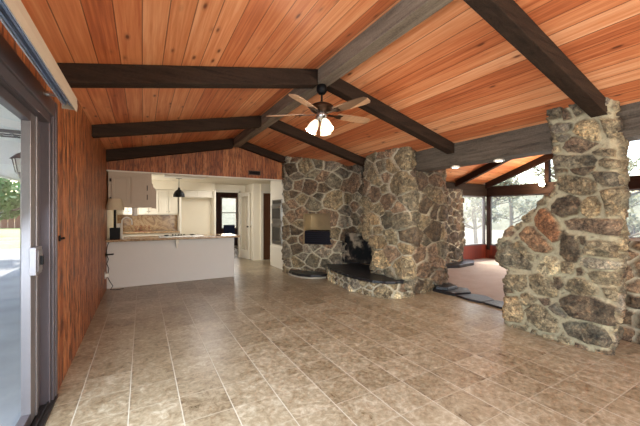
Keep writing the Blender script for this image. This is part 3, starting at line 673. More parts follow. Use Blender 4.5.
# --- pillar: traced stones on its broad face (Y, Z) in metres
STONES = [
 ('og', [(1.81, 2.57), (1.75, 2.6), (1.65, 2.57), (1.62, 2.49), (1.65, 2.42), (1.75, 2.43), (1.8, 2.47), (1.82, 2.52)]),
 ('br', [(1.61, 2.5), (1.57, 2.45), (1.55, 2.39), (1.62, 2.39), (1.62, 2.44)]),
 ('gy', [(1.75, 2.34), (1.69, 2.37), (1.57, 2.35), (1.56, 2.3), (1.61, 2.27), (1.7, 2.27), (1.75, 2.31)]),
 ('yb', [(1.55, 2.27), (1.52, 2.33), (1.45, 2.35), (1.38, 2.34), (1.34, 2.29), (1.34, 2.2), (1.35, 2.13), (1.43, 2.16), (1.51, 2.22)]),
 ('br', [(1.66, 2.11), (1.62, 2.18), (1.56, 2.21), (1.47, 2.17), (1.36, 2.1), (1.42, 2.06), (1.5, 2.03), (1.62, 2.06)]),
 ('gy', [(1.69, 2.23), (1.65, 2.26), (1.58, 2.22), (1.63, 2.18), (1.67, 2.18)]),
 ('gb', [(1.77, 2.25), (1.71, 2.25), (1.69, 2.19), (1.75, 2.18), (1.78, 2.21)]),
 ('gb', [(1.76, 2.15), (1.69, 2.15), (1.69, 2.08), (1.74, 2.06), (1.77, 2.1)]),
 ('og', [(1.77, 1.98), (1.73, 2.04), (1.57, 2.01), (1.41, 2.0), (1.38, 1.94), (1.4, 1.89), (1.57, 1.89), (1.71, 1.92), (1.76, 1.94)]),
 ('dk', [(1.6, 1.87), (1.51, 1.88), (1.39, 1.87), (1.4, 1.83), (1.47, 1.79), (1.55, 1.81)]),
 ('gb', [(1.75, 1.89), (1.63, 1.88), (1.63, 1.84), (1.73, 1.85)]),
 ('gb', [(1.41, 2.02), (1.36, 2.04), (1.24, 2.02), (1.25, 1.95), (1.36, 1.98)]),
 ('gb', [(1.36, 1.93), (1.32, 1.95), (1.22, 1.9), (1.23, 1.83), (1.31, 1.85), (1.35, 1.88)]),
 ('gy', [(1.37, 2.56), (1.29, 2.55), (1.26, 2.49), (1.29, 2.42), (1.33, 2.4), (1.37, 2.43)]),
 ('gb', [(1.32, 2.34), (1.24, 2.3), (1.22, 2.21), (1.24, 2.12), (1.29, 2.15), (1.31, 2.23)]),
 ('gb', [(1.71, 1.81), (1.61, 1.81), (1.45, 1.76), (1.38, 1.72), (1.38, 1.62), (1.43, 1.59), (1.57, 1.6), (1.7, 1.66), (1.72, 1.74)]),
 ('dg', [(1.42, 1.81), (1.38, 1.82), (1.25, 1.8), (1.21, 1.74), (1.23, 1.66), (1.32, 1.67), (1.38, 1.73)]),
 ('dk', [(1.78, 1.49), (1.72, 1.57), (1.61, 1.6), (1.53, 1.57), (1.5, 1.51), (1.53, 1.4), (1.67, 1.36), (1.76, 1.41)]),
 ('yb', [(1.49, 1.51), (1.44, 1.57), (1.38, 1.57), (1.34, 1.49), (1.36, 1.38), (1.43, 1.35), (1.5, 1.42)]),
 ('gb', [(1.34, 1.62), (1.25, 1.65), (1.21, 1.6), (1.21, 1.38), (1.3, 1.37), (1.32, 1.49)]),
 ('br', [(1.66, 1.32), (1.53, 1.35), (1.21, 1.34), (1.2, 1.27), (1.21, 1.18), (1.32, 1.19), (1.49, 1.22), (1.61, 1.23)]),
 ('or', [(1.95, 1.36), (1.9, 1.44), (1.84, 1.46), (1.78, 1.41), (1.71, 1.3), (1.68, 1.2), (1.7, 1.11), (1.76, 1.08), (1.86, 1.17), (1.94, 1.25)]),
 ('dk', [(1.67, 1.21), (1.64, 1.22), (1.62, 1.17), (1.55, 1.17), (1.51, 1.04), (1.5, 0.96), (1.55, 0.88), (1.63, 0.88), (1.7, 0.95), (1.7, 1.07)]),
 ('dk', [(1.53, 1.16), (1.46, 1.16), (1.45, 1.11), (1.49, 1.07), (1.51, 1.09)]),
 ('gb', [(1.44, 1.11), (1.36, 1.13), (1.2, 1.11), (1.2, 0.98), (1.28, 0.97), (1.47, 0.98), (1.48, 1.02)]),
 ('pl', [(1.51, 0.94), (1.43, 0.95), (1.23, 0.93), (1.22, 0.86), (1.43, 0.84), (1.51, 0.87)]),
 ('rb', [(2.12, 1.15), (2.04, 1.25), (1.97, 1.25), (1.89, 1.17), (1.75, 1.01), (1.81, 0.96), (1.93, 0.96), (2.08, 1.08)]),
 ('gb', [(2.19, 1.03), (2.12, 1.07), (1.96, 0.9), (1.97, 0.84), (2.07, 0.88)]),
 ('og', [(2.38, 0.99), (2.25, 1.07), (2.11, 0.96), (1.97, 0.79), (2.0, 0.73), (2.18, 0.73), (2.36, 0.78)]),
 ('cr', [(1.92, 0.8), (1.83, 0.93), (1.73, 0.91), (1.67, 0.86), (1.71, 0.74), (1.85, 0.69), (1.93, 0.74)]),
 ('gb', [(2.25, 0.63), (2.05, 0.67), (2.03, 0.52), (2.1, 0.46), (2.23, 0.49), (2.27, 0.56)]),
 ('gb', [(2.01, 0.67), (1.9, 0.71), (1.78, 0.66), (1.71, 0.57), (1.72, 0.49), (1.8, 0.46), (1.94, 0.47), (2.01, 0.54)]),
 ('dk', [(1.76, 0.7), (1.69, 0.7), (1.65, 0.63), (1.69, 0.57), (1.74, 0.61)]),
 ('gb', [(1.66, 0.59), (1.61, 0.69), (1.51, 0.73), (1.43, 0.7), (1.37, 0.63), (1.38, 0.58), (1.48, 0.56), (1.59, 0.55)]),
 ('gb', [(1.45, 0.79), (1.34, 0.83), (1.23, 0.83), (1.22, 0.75), (1.29, 0.69), (1.4, 0.69)]),
 ('dk', [(1.55, 0.82), (1.51, 0.84), (1.47, 0.8), (1.49, 0.76), (1.54, 0.75)]),
 ('gb', [(2.1, 0.43), (2.02, 0.46), (1.92, 0.42), (1.96, 0.35), (2.05, 0.3), (2.1, 0.35)]),
 ('br', [(1.91, 0.42), (1.8, 0.45), (1.79, 0.38), (1.85, 0.35)]),
 ('tn', [(2.3, 0.36), (2.14, 0.39), (2.1, 0.32), (2.07, 0.21), (2.1, 0.09), (2.25, 0.06), (2.3, 0.11)]),
 ('gb', [(2.05, 0.25), (1.97, 0.34), (1.88, 0.35), (1.73, 0.24), (1.7, 0.15), (1.72, 0.09), (1.86, 0.07), (2.0, 0.14)]),
 ('gy', [(1.8, 0.35), (1.73, 0.41), (1.63, 0.31), (1.65, 0.27), (1.74, 0.3)]),
 ('dk', [(1.69, 0.47), (1.58, 0.54), (1.42, 0.56), (1.29, 0.51), (1.2, 0.42), (1.2, 0.35), (1.25, 0.3), (1.38, 0.31), (1.58, 0.31), (1.66, 0.39)]),
 ('dg', [(1.68, 0.2), (1.62, 0.24), (1.4, 0.29), (1.33, 0.26), (1.29, 0.15), (1.33, 0.08), (1.44, 0.07), (1.62, 0.1)]),
 ('dk', [(2.28, 0.48), (2.2, 0.47), (2.18, 0.43), (2.27, 0.41)]),
 ('gb', [(1.34, 0.66), (1.2, 0.69), (1.19, 0.54), (1.22, 0.5), (1.29, 0.56)]),
 ('gb', [(1.69, 0.87), (1.57, 0.9), (1.56, 0.85), (1.59, 0.76), (1.66, 0.76)]),
 ('gy', [(1.25, 0.27), (1.19, 0.31), (1.17, 0.21), (1.24, 0.16)]),
]

def edge_y1(z):   # far edge of the broad face, widening into a shoulder
    return float(np.interp(z, [0, .3, .5, .72, .76, 1.06, 1.165, 1.3, 1.5, 1.57, 1.68, 1.95, 2.3, 2.6], [2.32, 2.30, 2.30, 2.30, 2.39, 2.39, 2.33, 2.11, 1.93, 1.84, 1.775, 1.765, 1.775, 1.80]))
def edge_y0(z): return float(np.interp(z, [0, .4, 1.0, 1.5, 2.0, 2.6], [1.31, 1.27, 1.24, 1.24, 1.235, 1.24]))
def pil_ring(s, t):
    z = t*2.56; y1, y0 = edge_y1(z), edge_y0(z)
    xf = 3.985 - .10*float(sst(np.array((z-2.0)/.5))); xb = 4.72
    pts = [(xb, y1), (xf+.14, y1), (xf, y1-.05), (xf, y0+.04), (xf+.05, y0), (xf+.22, y0+.03), (xb, y0+.19)]
    # fixed parameter shares so that the same s stays on the same side
    K = [0, .22, .27, .70, .74, .83, 1.0]
    x = np.interp(s, K, [p[0] for p in pts]); y = np.interp(s, K, [p[1] for p in pts])
    zt = min(z, zr(x)+.02) if x < 4.05 else min(z, 2.5)
    return x, y, zt
pl = thing('stone_pillar', (4.3, 1.7, 0), 'big rough field-stone pillar with a wide sloping shoulder, thick pale mortar, standing on the tile floor', 'pillar')
stone_wall('stone_facing', pil_ring, 250, 270, 41, .2, .045, {'gb': 3, 'og': 2, 'gy': 2, 'dk': 1, 'br': 1}, None,
           (STONES, lambda V, N: (N[:, 0] < -.55) & (V[:, 0] < 4.08), lambda V: np.stack([V[:, 1], V[:, 2]], 1)), pl, mort=.03)
# back and low wing
wing_p, _ = path_fn([(4.74, 1.62), (4.84, 1.42), (4.98, 1.2), (5.35, 1.12), (5.5, 1.3), (5.5, 2.1), (5.3, 2.36), (4.7, 2.36)])
wing = stone_wall('low_wing', lambda s, t: (wing_p(s)[0], wing_p(s)[1], -.16+t*(1.25+.0*s)), 150, 80, 51, .28, .06, {'rb': 2, 'br': 3, 'dk': 3}, None, None, pl)
m = MB(); cap_ = [wing_p(k/40) for k in range(41)]; m.prism(cap_, 1.0, 1.085)
wc = m.build('wing_cap', flat('pale_mortar_cap', lin(168, 156, 130), .9, var=.3, scale=9, bump=.5), pl, bevel=.02)
back_p, _ = path_fn([(4.70, 1.42), (4.74, 1.45), (4.76, 1.6), (4.74, 1.74), (4.70, 1.77)])
stone_wall('back_facing', lambda s, t: (*back_p(s), 1.0+t*1.5), 40, 110, 61, .25, .04, None, None, None, pl)

# slate slabs along the step
SL = [[(4.56, 4.02), (4.56, 3.72), (4.60, 3.50), (4.92, 3.42), (5.12, 3.62), (5.02, 3.98)],
      [(4.60, 3.48), (4.56, 3.22), (4.60, 3.02), (4.88, 2.98), (5.0, 3.2), (4.92, 3.40)],
      [(4.60, 3.00), (4.57, 2.72), (4.62, 2.44), (4.90, 2.40), (4.96, 2.66), (4.88, 2.96)]]
LBS = ['dark slate slab of the step edging, touching the foot of the fireplace', 'dark slate slab of the step edging, middle piece between fireplace and stone pillar', 'dark slate slab of the step edging, beside the stone pillar']
for k, (q, lb) in enumerate(zip(SL, LBS)):
    o = MB().prism(q, -.03, .03 if k else .05).build('slate_slab', M['slate'], bevel=.006)
    tag(o, lb, 'slab', 'slate slabs of the step edging')
o = MB().prism([(4.72, 4.08), (4.55, 3.85), (4.66, 3.68), (4.95, 3.72), (5.06, 4.0)], .05, .10).build('slate_slab', M['slate'], bevel=.006)
tag(o, 'second slate slab stacked on the slab at the foot of the fireplace', 'slab', 'slate slabs of the step edging')
# ---------------------------------------------------------------- sliding door
dr = thing('door_1', (-.63, 1, 0), None, None); dr['kind'] = 'structure'
m = MB()
m.box(-.718, -.566, 3.05, 3.10, 0, 2.24); m.box(-.70, -.60, 3.01, 3.05, 0, 2.2); m.box(-.655, -.585, 2.96, 2.985, 0, 2.2); m.box(-.70, -.64, 2.84, 3.01, 0, 2.2); m.box(-.61, -.572, 3.0, 3.03, 0, 2.2)
m.box(-.718, -.572, -1.6, 3.08, 2.12, 2.24); m.box(-.69, -.60, -1.6, 3.05, 2.06, 2.12); m.box(-.60, -.585, -1.6, 3.05, 2.06, 2.125)
m.box(-.718, -.566, -1.6, -1.55, 0, 2.24)
m.build('door_frame', M['frame'], dr, bevel=.004)
m = MB(); m.box(-.718, -.56, -1.6, 3.08, -.01, .018); m.box(-.60, -.59, -1.6, 3.08, 0, .035); m.box(-.665, -.655, -1.6, 3.08, 0, .035)
m.build('track', M['dark_metal'], dr)
m = MB(); m.box(-.68, -.63, 2.70, 2.80, .03, 2.06); m.box(-.672, -.622, 2.80, 2.835, .03, 2.06)
m.box(-.68, -.63, .95, 1.03, .03, 2.06); m.box(-.68, -.63, -1.55, -1.47, .03, 2.06)
m.build('panel_stile', M['frame_light'], dr, bevel=.004)
m = MB(); m.box(-.68, -.63, -1.55, 2.70, .03, .10); m.box(-.68, -.63, -1.55, 2.70, 2.0, 2.06)
m.build('panel_rail', M['frame'], dr, bevel=.004)
MB().box(-.658, -.652, -1.5, 2.72, .09, 2.01).build('glass_pane', M['glass'], dr)
m = MB(); m.box(-.63, -.595, 2.66, 2.80, 1.00, 1.18); m.box(-.595, -.588, 2.68, 2.78, 1.02, 1.16)
hd = m.build('door_handle', M['frame_light'], dr, bevel=.006)
MB().box(-.588, -.572, 2.715, 2.74, 1.06, 1.12).build('latch_lever', M['black'], hd, bevel=.003)
tag(MB().box(-.578, -.566, 3.18, 3.215, 1.18, 1.225).cone((-.566, 3.195, 1.20), (-.54, 3.195, 1.205), .009).build('wall_hook', M['black'], bevel=.002), 'small black hook on the knotty wood wall beside the sliding door', 'hook')
# blind headrail
vb = thing('blind_headrail', (-.45, .8, 2.2), 'beige valance and headrail of a vertical blind above the sliding door', 'blind')
xzY = Matrix(((1, 0, 0, 0), (0, 0, 1, 0), (0, 1, 0, 0), (0, 0, 0, 1)))
m = MB(); m.prism([(-.418, 2.137), (-.414, 2.137), (-.410, 2.18), (-.414, 2.235), (-.420, 2.235), (-.416, 2.18)], -1.4, 2.86, xzY)
m.box(-.50, -.414, 2.852, 2.860, 2.15, 2.235); m.box(-.50, -.416, -1.4, 2.86, 2.232, 2.236)
m.build('valance', M['valance'], vb)
m = MB(); m.box(-.490, -.482, -1.4, 2.83, 2.165, 2.205); m.box(-.438, -.430, -1.4, 2.83, 2.165, 2.205); m.box(-.49, -.43, -1.4, 2.83, 2.198, 2.206)
m.build('headrail_channel', flat('pale_blue_white_aluminium', lin(206, 214, 226), .3, .3, .05), vb)
m = MB(); m.box(-.478, -.470, -1.4, 2.83, 2.170, 2.198); m.box(-.452, -.444, -1.4, 2.83, 2.170, 2.198); m.build('headrail_groove', flat('blue_grey_groove', lin(132, 150, 178), .4, .1, .1), vb)
for y in (1.70, 2.72, .3):
    MB().box(-.578, -.49, y-.012, y+.012, 2.19, 2.205).cone((-.56, y, 2.2), (-.54, y, 2.2), .016).build('bracket', M['steel'], vb)

# ---------------------------------------------------------------- ceiling fan
FX, FY, FZ = 1.80, 3.14, 2.585
fan = thing('ceiling_fan', (FX, FY, 2.88), 'ceiling fan with washed wood blades and lit glass shades under the ridge beam', 'fan')
MB().lathe([(0, 2.88), (.045, 2.88), (.056, 2.865), (.062, 2.84), (.058, 2.805), (.035, 2.775), (.014, 2.765), (0, 2.765)], (FX, FY, 0), 28).build('canopy', M['black'], fan, smooth=True)
MB().cone((FX, FY, 2.66), (FX, FY, 2.80), .012).build('downrod', M['dark_metal'], fan)
M['bronze'] = flat('dark_bronze_motor', lin(70, 50, 36), .35, .7, .2)
MB().lathe([(0, 2.675), (.03, 2.675), (.04, 2.665), (.10, 2.655), (.135, 2.635), (.14, 2.61), (.125, 2.585), (.09, 2.565), (.06, 2.555), (0, 2.555)], (FX, FY, 0), 36).build('motor_housing', M['bronze'], fan, smooth=True)
MB().lathe([(0, 2.556), (.055, 2.556), (.062, 2.53), (.05, 2.50), (.03, 2.485), (.018, 2.46), (0, 2.455)], (FX, FY, 0), 28).build('light_fitter', M['steel'], fan, smooth=True)
for k in range(5):
    a = R(358+72*k); ux = Vector((math.cos(a), math.sin(a), 0)); uy = Vector((-math.sin(a), math.cos(a), 0)); pitch = R(-13)
    yy = uy*math.cos(pitch)+Vector((0, 0, 1))*math.sin(pitch); nn = ux.cross(yy)
    mt = Matrix(((ux.x, yy.x, nn.x, FX), (ux.y, yy.y, nn.y, FY), (ux.z, yy.z, nn.z, FZ-.035), (0, 0, 0, 1)))
    pts = [(.20, -.05), (.34, -.062), (.56, -.068), (.635, -.058), (.66, -.03), (.66, .03), (.635, .058), (.56, .068), (.34, .062), (.20, .05)]
    bl = MB().prism(pts, -.004, .004, mt).build('blade', M['blade'], fan, bevel=.0015)
    MB().prism([(.08, -.015), (.17, -.014), (.22, -.04), (.27, -.028), (.25, 0), (.27, .028), (.22, .04), (.17, .014), (.08, .015)], -.012, -.004, mt).build('blade_arm', M['bronze'], bl)
for k, az in enumerate((158, 272, 38)):
    a = R(az); o = Vector((math.cos(a), math.sin(a), 0)); ax = (o*.52 + Vector((0, 0, -1))).normalized()
    p0 = Vector((FX, FY, 2.50))+o*.045; q = ax.to_track_quat('Z', 'Y').to_matrix()
    pc = p0+ax*.03
    s = MB().lathe([(.018, .0), (.026, .005), (.034, .02), (.050, .055), (.058, .09), (.060, .125), (.066, .15), (.063, .15), (.056, .125), (.052, .09), (.044, .055), (.028, .02), (.018, .008)], pc, 24, q).build('glass_shade', M['bulb_glass'], fan, smooth=True)
    MB().cone(p0-ax*.03, pc+ax*.006, .020, .024).build('shade_holder', M['steel'], s)
    lamp('fan_bulb', 'POINT', tuple(pc+ax*.17), (0, 0, 0), 7, (1, .80, .58), .03)
for dx, L in ((.02, .17), (-.03, .13)):
    m = MB().cone((FX+dx, FY-.05, 2.49-L), (FX+dx, FY-.05, 2.50), .0018, seg=6).ball((FX+dx, FY-.05, 2.49-L), .008, 8); m.build('pull_chain', M['steel'], fan)

# ---------------------------------------------------------------- kitchen
pn = thing('peninsula', (.6, 7.3, 0), 'long white kitchen peninsula with a plain back panel facing the room', 'counter')
m = MB(); m.box(-.576, 1.78, 7.02, 7.62, 0, .875); m.build('base_cabinet', M['grey_wall'], pn, bevel=.004)
m = MB(); m.box(.585, .64, 6.86, 7.02, .80, .87); m.box(.60, .625, 6.95, 7.02, .70, .80); m.build('support_bracket', M['white'], pn)
ct = tag(MB().box(-.576, 1.86, 6.82, 7.68, .88, .92).build('countertop', M['granite'], bevel=.01), 'brown granite countertop on the white peninsula', 'countertop')
def door_panel(name, x0, x1, z0, z1, y, mat, parent, handle=None):
    """a raised frame-and-panel door facing -Y"""
    d = MB().box(x0, x1, y-.018, y, z0, z1)
    d = d.build(name, mat, parent, bevel=.003)
    m = MB(); w = .045
    m.box(x0, x0+w, y-.027, y-.018, z0, z1); m.box(x1-w, x1, y-.027, y-.018, z0, z1); m.box(x0+w, x1-w, y-.027, y-.018, z0, z0+w); m.box(x0+w, x1-w, y-.027, y-.018, z1-w, z1)
    m.build('door_rail', mat, d, bevel=.003)
    if handle: MB().cone((handle[0], y-.027, handle[1]), (handle[0], y-.05, handle[1]), .009).build('knob', M['dark_metal'], d)
    return d
hc = thing('wall_cabinet', (-.2, 7.2, 1.52), 'two-door white cabinet hanging from the opening above the peninsula, beside the knotty wall', 'cabinet')
m = MB(); m.box(-.555, .16, 7.065, 7.42, 1.52, 2.192)
m.build('cabinet_body', M['taupe'], hc, bevel=.004)
for (x0, x1) in ((-.50, -.215), (-.185, .075)):
    d = door_panel('door', x0, x1, 1.585, 2.10, 7.063, M['taupe'], hc)
for z in (2.03, 1.68): MB().box(-.535, -.505, 7.05, 7.066, z-.03, z+.03).build('hinge', M['dark_metal'], hc)
for z in (1.90, 1.72): MB().box(.078, .092, 7.05, 7.066, z-.05, z+.05).build('hinge', M['dark_metal'], hc)
MB().prism([(.16, 1.50), (.245, 1.50), (.245, 1.84), (.225, 1.90), (.19, 1.93), (.185, 1.98), (.165, 2.0), (.16, 2.17)], 7.075, 7.10, xz).build('scalloped_side_board', M['taupe'], hc)
# back run
br_ = thing('base_cabinet', (.2, 9.6, 0), 'white base cabinet run along the rear kitchen wall', 'cabinet')
MB().box(-.576, .88, 9.35, 9.94, 0, .875).build('cabinet_body', M['white'], br_)
for k in range(3): door_panel('door', -.55+k*.475, -.09+k*.475, .12, .84, 9.349, M['white'], br_, (-.13+k*.475, .75))
tag(MB().box(-.576, .89, 9.30, 9.94, .88, .92).build('countertop', M['granite'], bevel=.006), 'granite countertop along the rear kitchen wall under the backsplash', 'countertop')
tag(MB().box(-.576, .885, 9.925, 9.948, .925, 1.36).build('backsplash', M['backsplash']), 'veined brown and cream stone backsplash on the rear kitchen wall', 'backsplash')
uc = thing('upper_cabinet', (.2, 9.75, 1.37), 'row of narrow white upper cabinets above the stone backsplash', 'cabinet')
MB().box(-.576, .865, 9.60, 9.945, 1.37, 2.055).build('cabinet_body', M['white'], uc)
for k in range(6): door_panel('door', -.565+k*.24, -.34+k*.24, 1.39, 2.03, 9.599, M['white'], uc, (-.37+k*.24 if k % 2 == 0 else -.545+k*.24, 1.45))
fs = thing('fridge_surround', (1.35, 9.75, 0), 'cream open refrigerator alcove with two small cupboards across its top', 'cabinet')
m = MB(); m.box(.89, .93, 9.30, 9.94, 0, 2.055); m.box(1.80, 1.835, 9.30, 9.94, 0, 2.055); m.build('side_panel', M['white'], fs)
MB().box(.93, 1.80, 9.60, 9.94, 1.86, 2.055).build('bridge_box', M['white'], fs)
for x0 in (.945, 1.375): door_panel('door', x0, x0+.41, 1.875, 2.04, 9.599, M['white'], fs)
MB().box(.93, 1.80, 9.925, 9.945, 0, 1.86).build('alcove_back', M['white_wall'], fs)
# cooktop with knobs on the peninsula
ck = thing('cooktop', (.75, 7.35, .92), 'low steel gas cooktop with a row of dark knobs on the peninsula counter', 'cooktop')
MB().box(.30, 1.15, 7.10, 7.55, .92, .935).build('cooktop_plate', M['steel'], ck, bevel=.004)
for k in range(5): MB().cone((.56+.055*k, 7.30, .935), (.56+.055*k, 7.30, .962), .016, .013, 12).build('knob', M['black'], ck)
m = MB()
for cx_ in (.44, .95):
    for cy_ in (7.2, 7.42):
        m.cone((cx_, cy_, .935), (cx_, cy_, .945), .045, .04, 16)
m.bm.free()
for cx_ in (.44, .95):
    for cy_ in (7.2, 7.42): MB().cone((cx_, cy_, .935), (cx_, cy_, .945), .045, .04, 16).build('burner', M['black'], ck)
fc = thing('faucet', (-.35, 7.3, .92), 'pale gooseneck faucet standing on the peninsula counter beside the black lamp', 'faucet')
pts = [(-.35, 7.3, .94), (-.35, 7.3, 1.20)] + [(-.35+.085-.085*math.cos(R(t)), 7.3, 1.24+.085*math.sin(R(t))) for t in range(0, 181, 20)] + [(-.18, 7.3, 1.18)]
MB().tube(pts, .013, 10).build('spout', M['plastic'], fc, smooth=True)
MB().lathe([(0, .92), (.03, .92), (.028, .94), (.016, .96), (0, .96)], (-.35, 7.3, 0), 16).build('faucet_base', M['plastic'], fc, smooth=True)
MB().cone((-.33, 7.3, .965), (-.27, 7.28, .985), .007).build('lever', M['plastic'], fc)
tl = thing('table_lamp', (-.44, 6.99, .92), 'table lamp with black block base and cream shade on the countertop', 'lamp')
MB().box(-.525, -.365, 6.92, 7.06, .92, 1.135).build('lamp_base', M['black'], tl, bevel=.006)
MB().cone((-.445, 6.99, 1.135), (-.445, 6.99, 1.52), .022, .018).build('stem', M['black'], tl)
MB().lathe([(.155, 1.465), (.105, 1.675), (.102, 1.675), (.152, 1.465)], (-.445, 6.99, 0), 28).build('lamp_shade', M['shade_fabric'], tl, smooth=True)
tp_ = thing('paper_towel_roll', (-.40, 7.45, .92), 'white paper towel roll standing behind the black lamp base', 'paper towel')
MB().lathe([(0, .935), (.06, .935), (.06, 1.20), (.02, 1.20), (.02, 1.18), (0, 1.18)], (-.42, 7.45, 0), 20).build('paper_roll', M['plastic'], tp_, smooth=True)
MB().lathe([(0, .92), (.07, .92), (.07, .934), (0, .934)], (-.42, 7.45, 0), 20).build('holder_base', M['dark_metal'], tp_)
tag(MB().lathe([(0, 1.36), (.045, 1.36), (.045, 1.50), (.05, 1.505), (.05, 1.518), (0, 1.518)], (-.13, 7.25, 0), 16).build('paper_cup_dispenser', M['plastic'], smooth=True), 'small white cylinder fixed under the hanging cabinet', 'dispenser')
m = MB()
for k in range(4):
    x = -.14+k*.10
    m.tube([(x+.035*math.cos(t*.7)*(1-t*.06), 9.72, 1.03+.05*math.sin(t*.7)*(1-t*.06)) for t in range(0, 12)], .007, 6)
    m.cone((x, 9.72, .92), (x, 9.72, 1.0), .006)
m.box(-.20, .24, 9.69, 9.75, .92, .93)
tag(m.build('scroll_rack', flat('rust_brown_metal', lin(120, 58, 34), .5, .4)), 'rusty brown scroll-work rack on the rear counter in front of the backsplash', 'rack')
pe = thing('pendant_lamp', (.797, 8.55, 2.30), 'black dome pendant lamp hanging in the kitchen over the counter', 'lamp')
MB().lathe([(0, 2.30), (.075, 2.30), (.075, 2.275), (0, 2.27)], (.797, 8.55, 0), 20).build('canopy', M['black'], pe)
MB().cone((.797, 8.55, 2.03), (.797, 8.55, 2.28), .006, seg=8).build('cord', M['black'], pe)
MB().lathe([(.018, 2.05), (.025, 2.045), (.03, 2.0), (.055, 1.985), (.10, 1.94), (.128, 1.88), (.135, 1.815), (.131, 1.815), (.123, 1.88), (.095, 1.935), (.05, 1.978), (0, 1.985)], (.797, 8.55, 0), 28).build('dome_shade', M['black'], pe, smooth=True)
cl = thing('added_ceiling_light', (.9, 8.3, 2.30), 'added flush square light on the kitchen ceiling, unseen above the opening', 'ceiling light')  # added fixture, out of view, to go with the kitchen fill
MB().box(.45, 1.35, 8.05, 8.55-.2, 2.26, 2.30).build('light_frame', M['plastic'], cl)
lamp('kitchen_fill_light', 'AREA', (1.7, 8.35, 2.25), (0, R(-14), 0), 28, (1, .97, .93), 1.2, .8)  # added fill that brightens the kitchen from above
# double oven tower
ov = thing('oven_tower', (3.3, 7.6, 0), 'tall white cabinet tower with a built-in steel double oven', 'oven')
MB().box(3.03, 3.62, 7.16, 8.09, 0, 2.298).build('cabinet_body', M['white'], ov, bevel=.004)
def xface(y0, y1, z0, z1, x=3.03, d=.02): return MB().box(x-d, x, y0, y1, z0, z1)
xface(7.20, 8.04, 1.80, 2.25, 3.03, .018).build('cupboard_door', M['white'], ov, bevel=.004)
for z in (1.88, 2.15): MB().box(3.005, 3.013, 7.205, 7.225, z-.03, z+.03).build('hinge', M['dark_metal'], ov)
xface(7.24, 7.93, .60, 1.76, 3.03, .012).build('oven_surround', M['steel'], ov, bevel=.002)
for z0, z1 in ((1.22, 1.62), (.66, 1.14)):
    d = xface(7.26, 7.91, z0, z1, 3.018, .022).build('oven_door', M['steel'], ov, bevel=.003)
    xface(7.32, 7.85, z0+.05, z1-.09, 2.996, .003).build('oven_window', M['oven_glass'], d)
    MB().cone((2.965, 7.30, z1-.04), (2.965, 7.87, z1-.04), .011).cone((2.965, 7.34, z1-.04), (2.996, 7.34, z1-.04), .007).cone((2.965, 7.83, z1-.04), (2.996, 7.83, z1-.04), .007).build('oven_handle', M['steel'], d)
xface(7.30, 7.87, 1.655, 1.735, 3.018, .004).build('control_panel', M['oven_glass'], ov)
xface(7.18, 8.07, .10, .54, 3.03, .018).build('drawer_front', M['white'], ov, bevel=.004)
# brown door, open glazed door, switch, vent
d2 = thing('door_2', (3.5, 9.12, 0), None, None); d2['kind'] = 'structure'
MB().box(3.17, 3.89, 9.11, 9.15, 0, 2.01).build('door_leaf', M['brownwood'], d2)
m = MB(); m.box(3.10, 3.17, 9.06, 9.12, 0, 2.08); m.box(3.17, 3.93, 9.06, 9.12, 2.02, 2.08); m.build('door_casing', M['white'], d2)
d3 = thing('door_3', (2.7, 9.92, 0), None, None); d3['kind'] = 'structure'
a_ = Vector((2.70, 9.94, 0)); b_ = Vector((2.84, 9.34, 0)); dd = (b_-a_).normalized(); nrm = Vector((dd.y, -dd.x, 0)); rt = Matrix((dd, nrm, Vector((0, 0, 1)))).transposed()
def leaf(m, s0, s1, z0, z1, th=.035):
    c = a_+dd*((s0+s1)/2)+Vector((0, 0, (z0+z1)/2)); m.obox(c, (s1-s0, th, z1-z0), rt); return m
LL = (b_-a_).length
m = MB(); leaf(m, 0, .10, .01, 2.04); leaf(m, LL-.10, LL, .01, 2.04); leaf(m, .10, LL-.10, .01, .28); leaf(m, .10, LL-.10, 1.93, 2.04)
m.build('door_leaf', M['white'], d3, bevel=.003)
leaf(MB(), .10, LL-.10, .28, 1.93, .006).build('glass_pane', M['glass'], d3)
c = a_+dd*(LL-.05)+Vector((0, 0, 1.0)); MB().ball(c-nrm*.05, .026).cone(c-nrm*.05, c+nrm*.05, .008).ball(c+nrm*.05, .026).build('door_knob', M['dark_metal'], d3)
tag(MB().box(2.872, 2.88, 9.27, 9.35, 1.06, 1.18).box(2.866, 2.872, 9.30, 9.32, 1.10, 1.14).build('light_switch', M['plastic']), 'white light switch on the cream wall beside the brown door', 'switch')
va = thing('air_vent', (2.255, YG, 2.335), 'brown louvred air vent in the knotty gable wall above the kitchen opening', 'vent')
m = MB(); m.box(2.11, 2.40, YG-.012, YG, 2.375, 2.39); m.box(2.11, 2.40, YG-.012, YG, 2.28, 2.295); m.box(2.11, 2.125, YG-.012, YG, 2.28, 2.39); m.box(2.385, 2.40, YG-.012, YG, 2.28, 2.39)
m.build('vent_frame', flat('brown_vent_metal', lin(110, 80, 62), .5, .3), va)
MB().box(2.12, 2.39, YG-.004, YG-.001, 2.29, 2.38).build('vent_backing', M['black'], va)
m = MB()
for k in range(6): m.obox((2.255, YG-.007, 2.303+k*.0135), (.26, .008, .004), Matrix.Rotation(R(35), 3, 'X'))
m.build('vent_slat', M['dark_metal'], va)
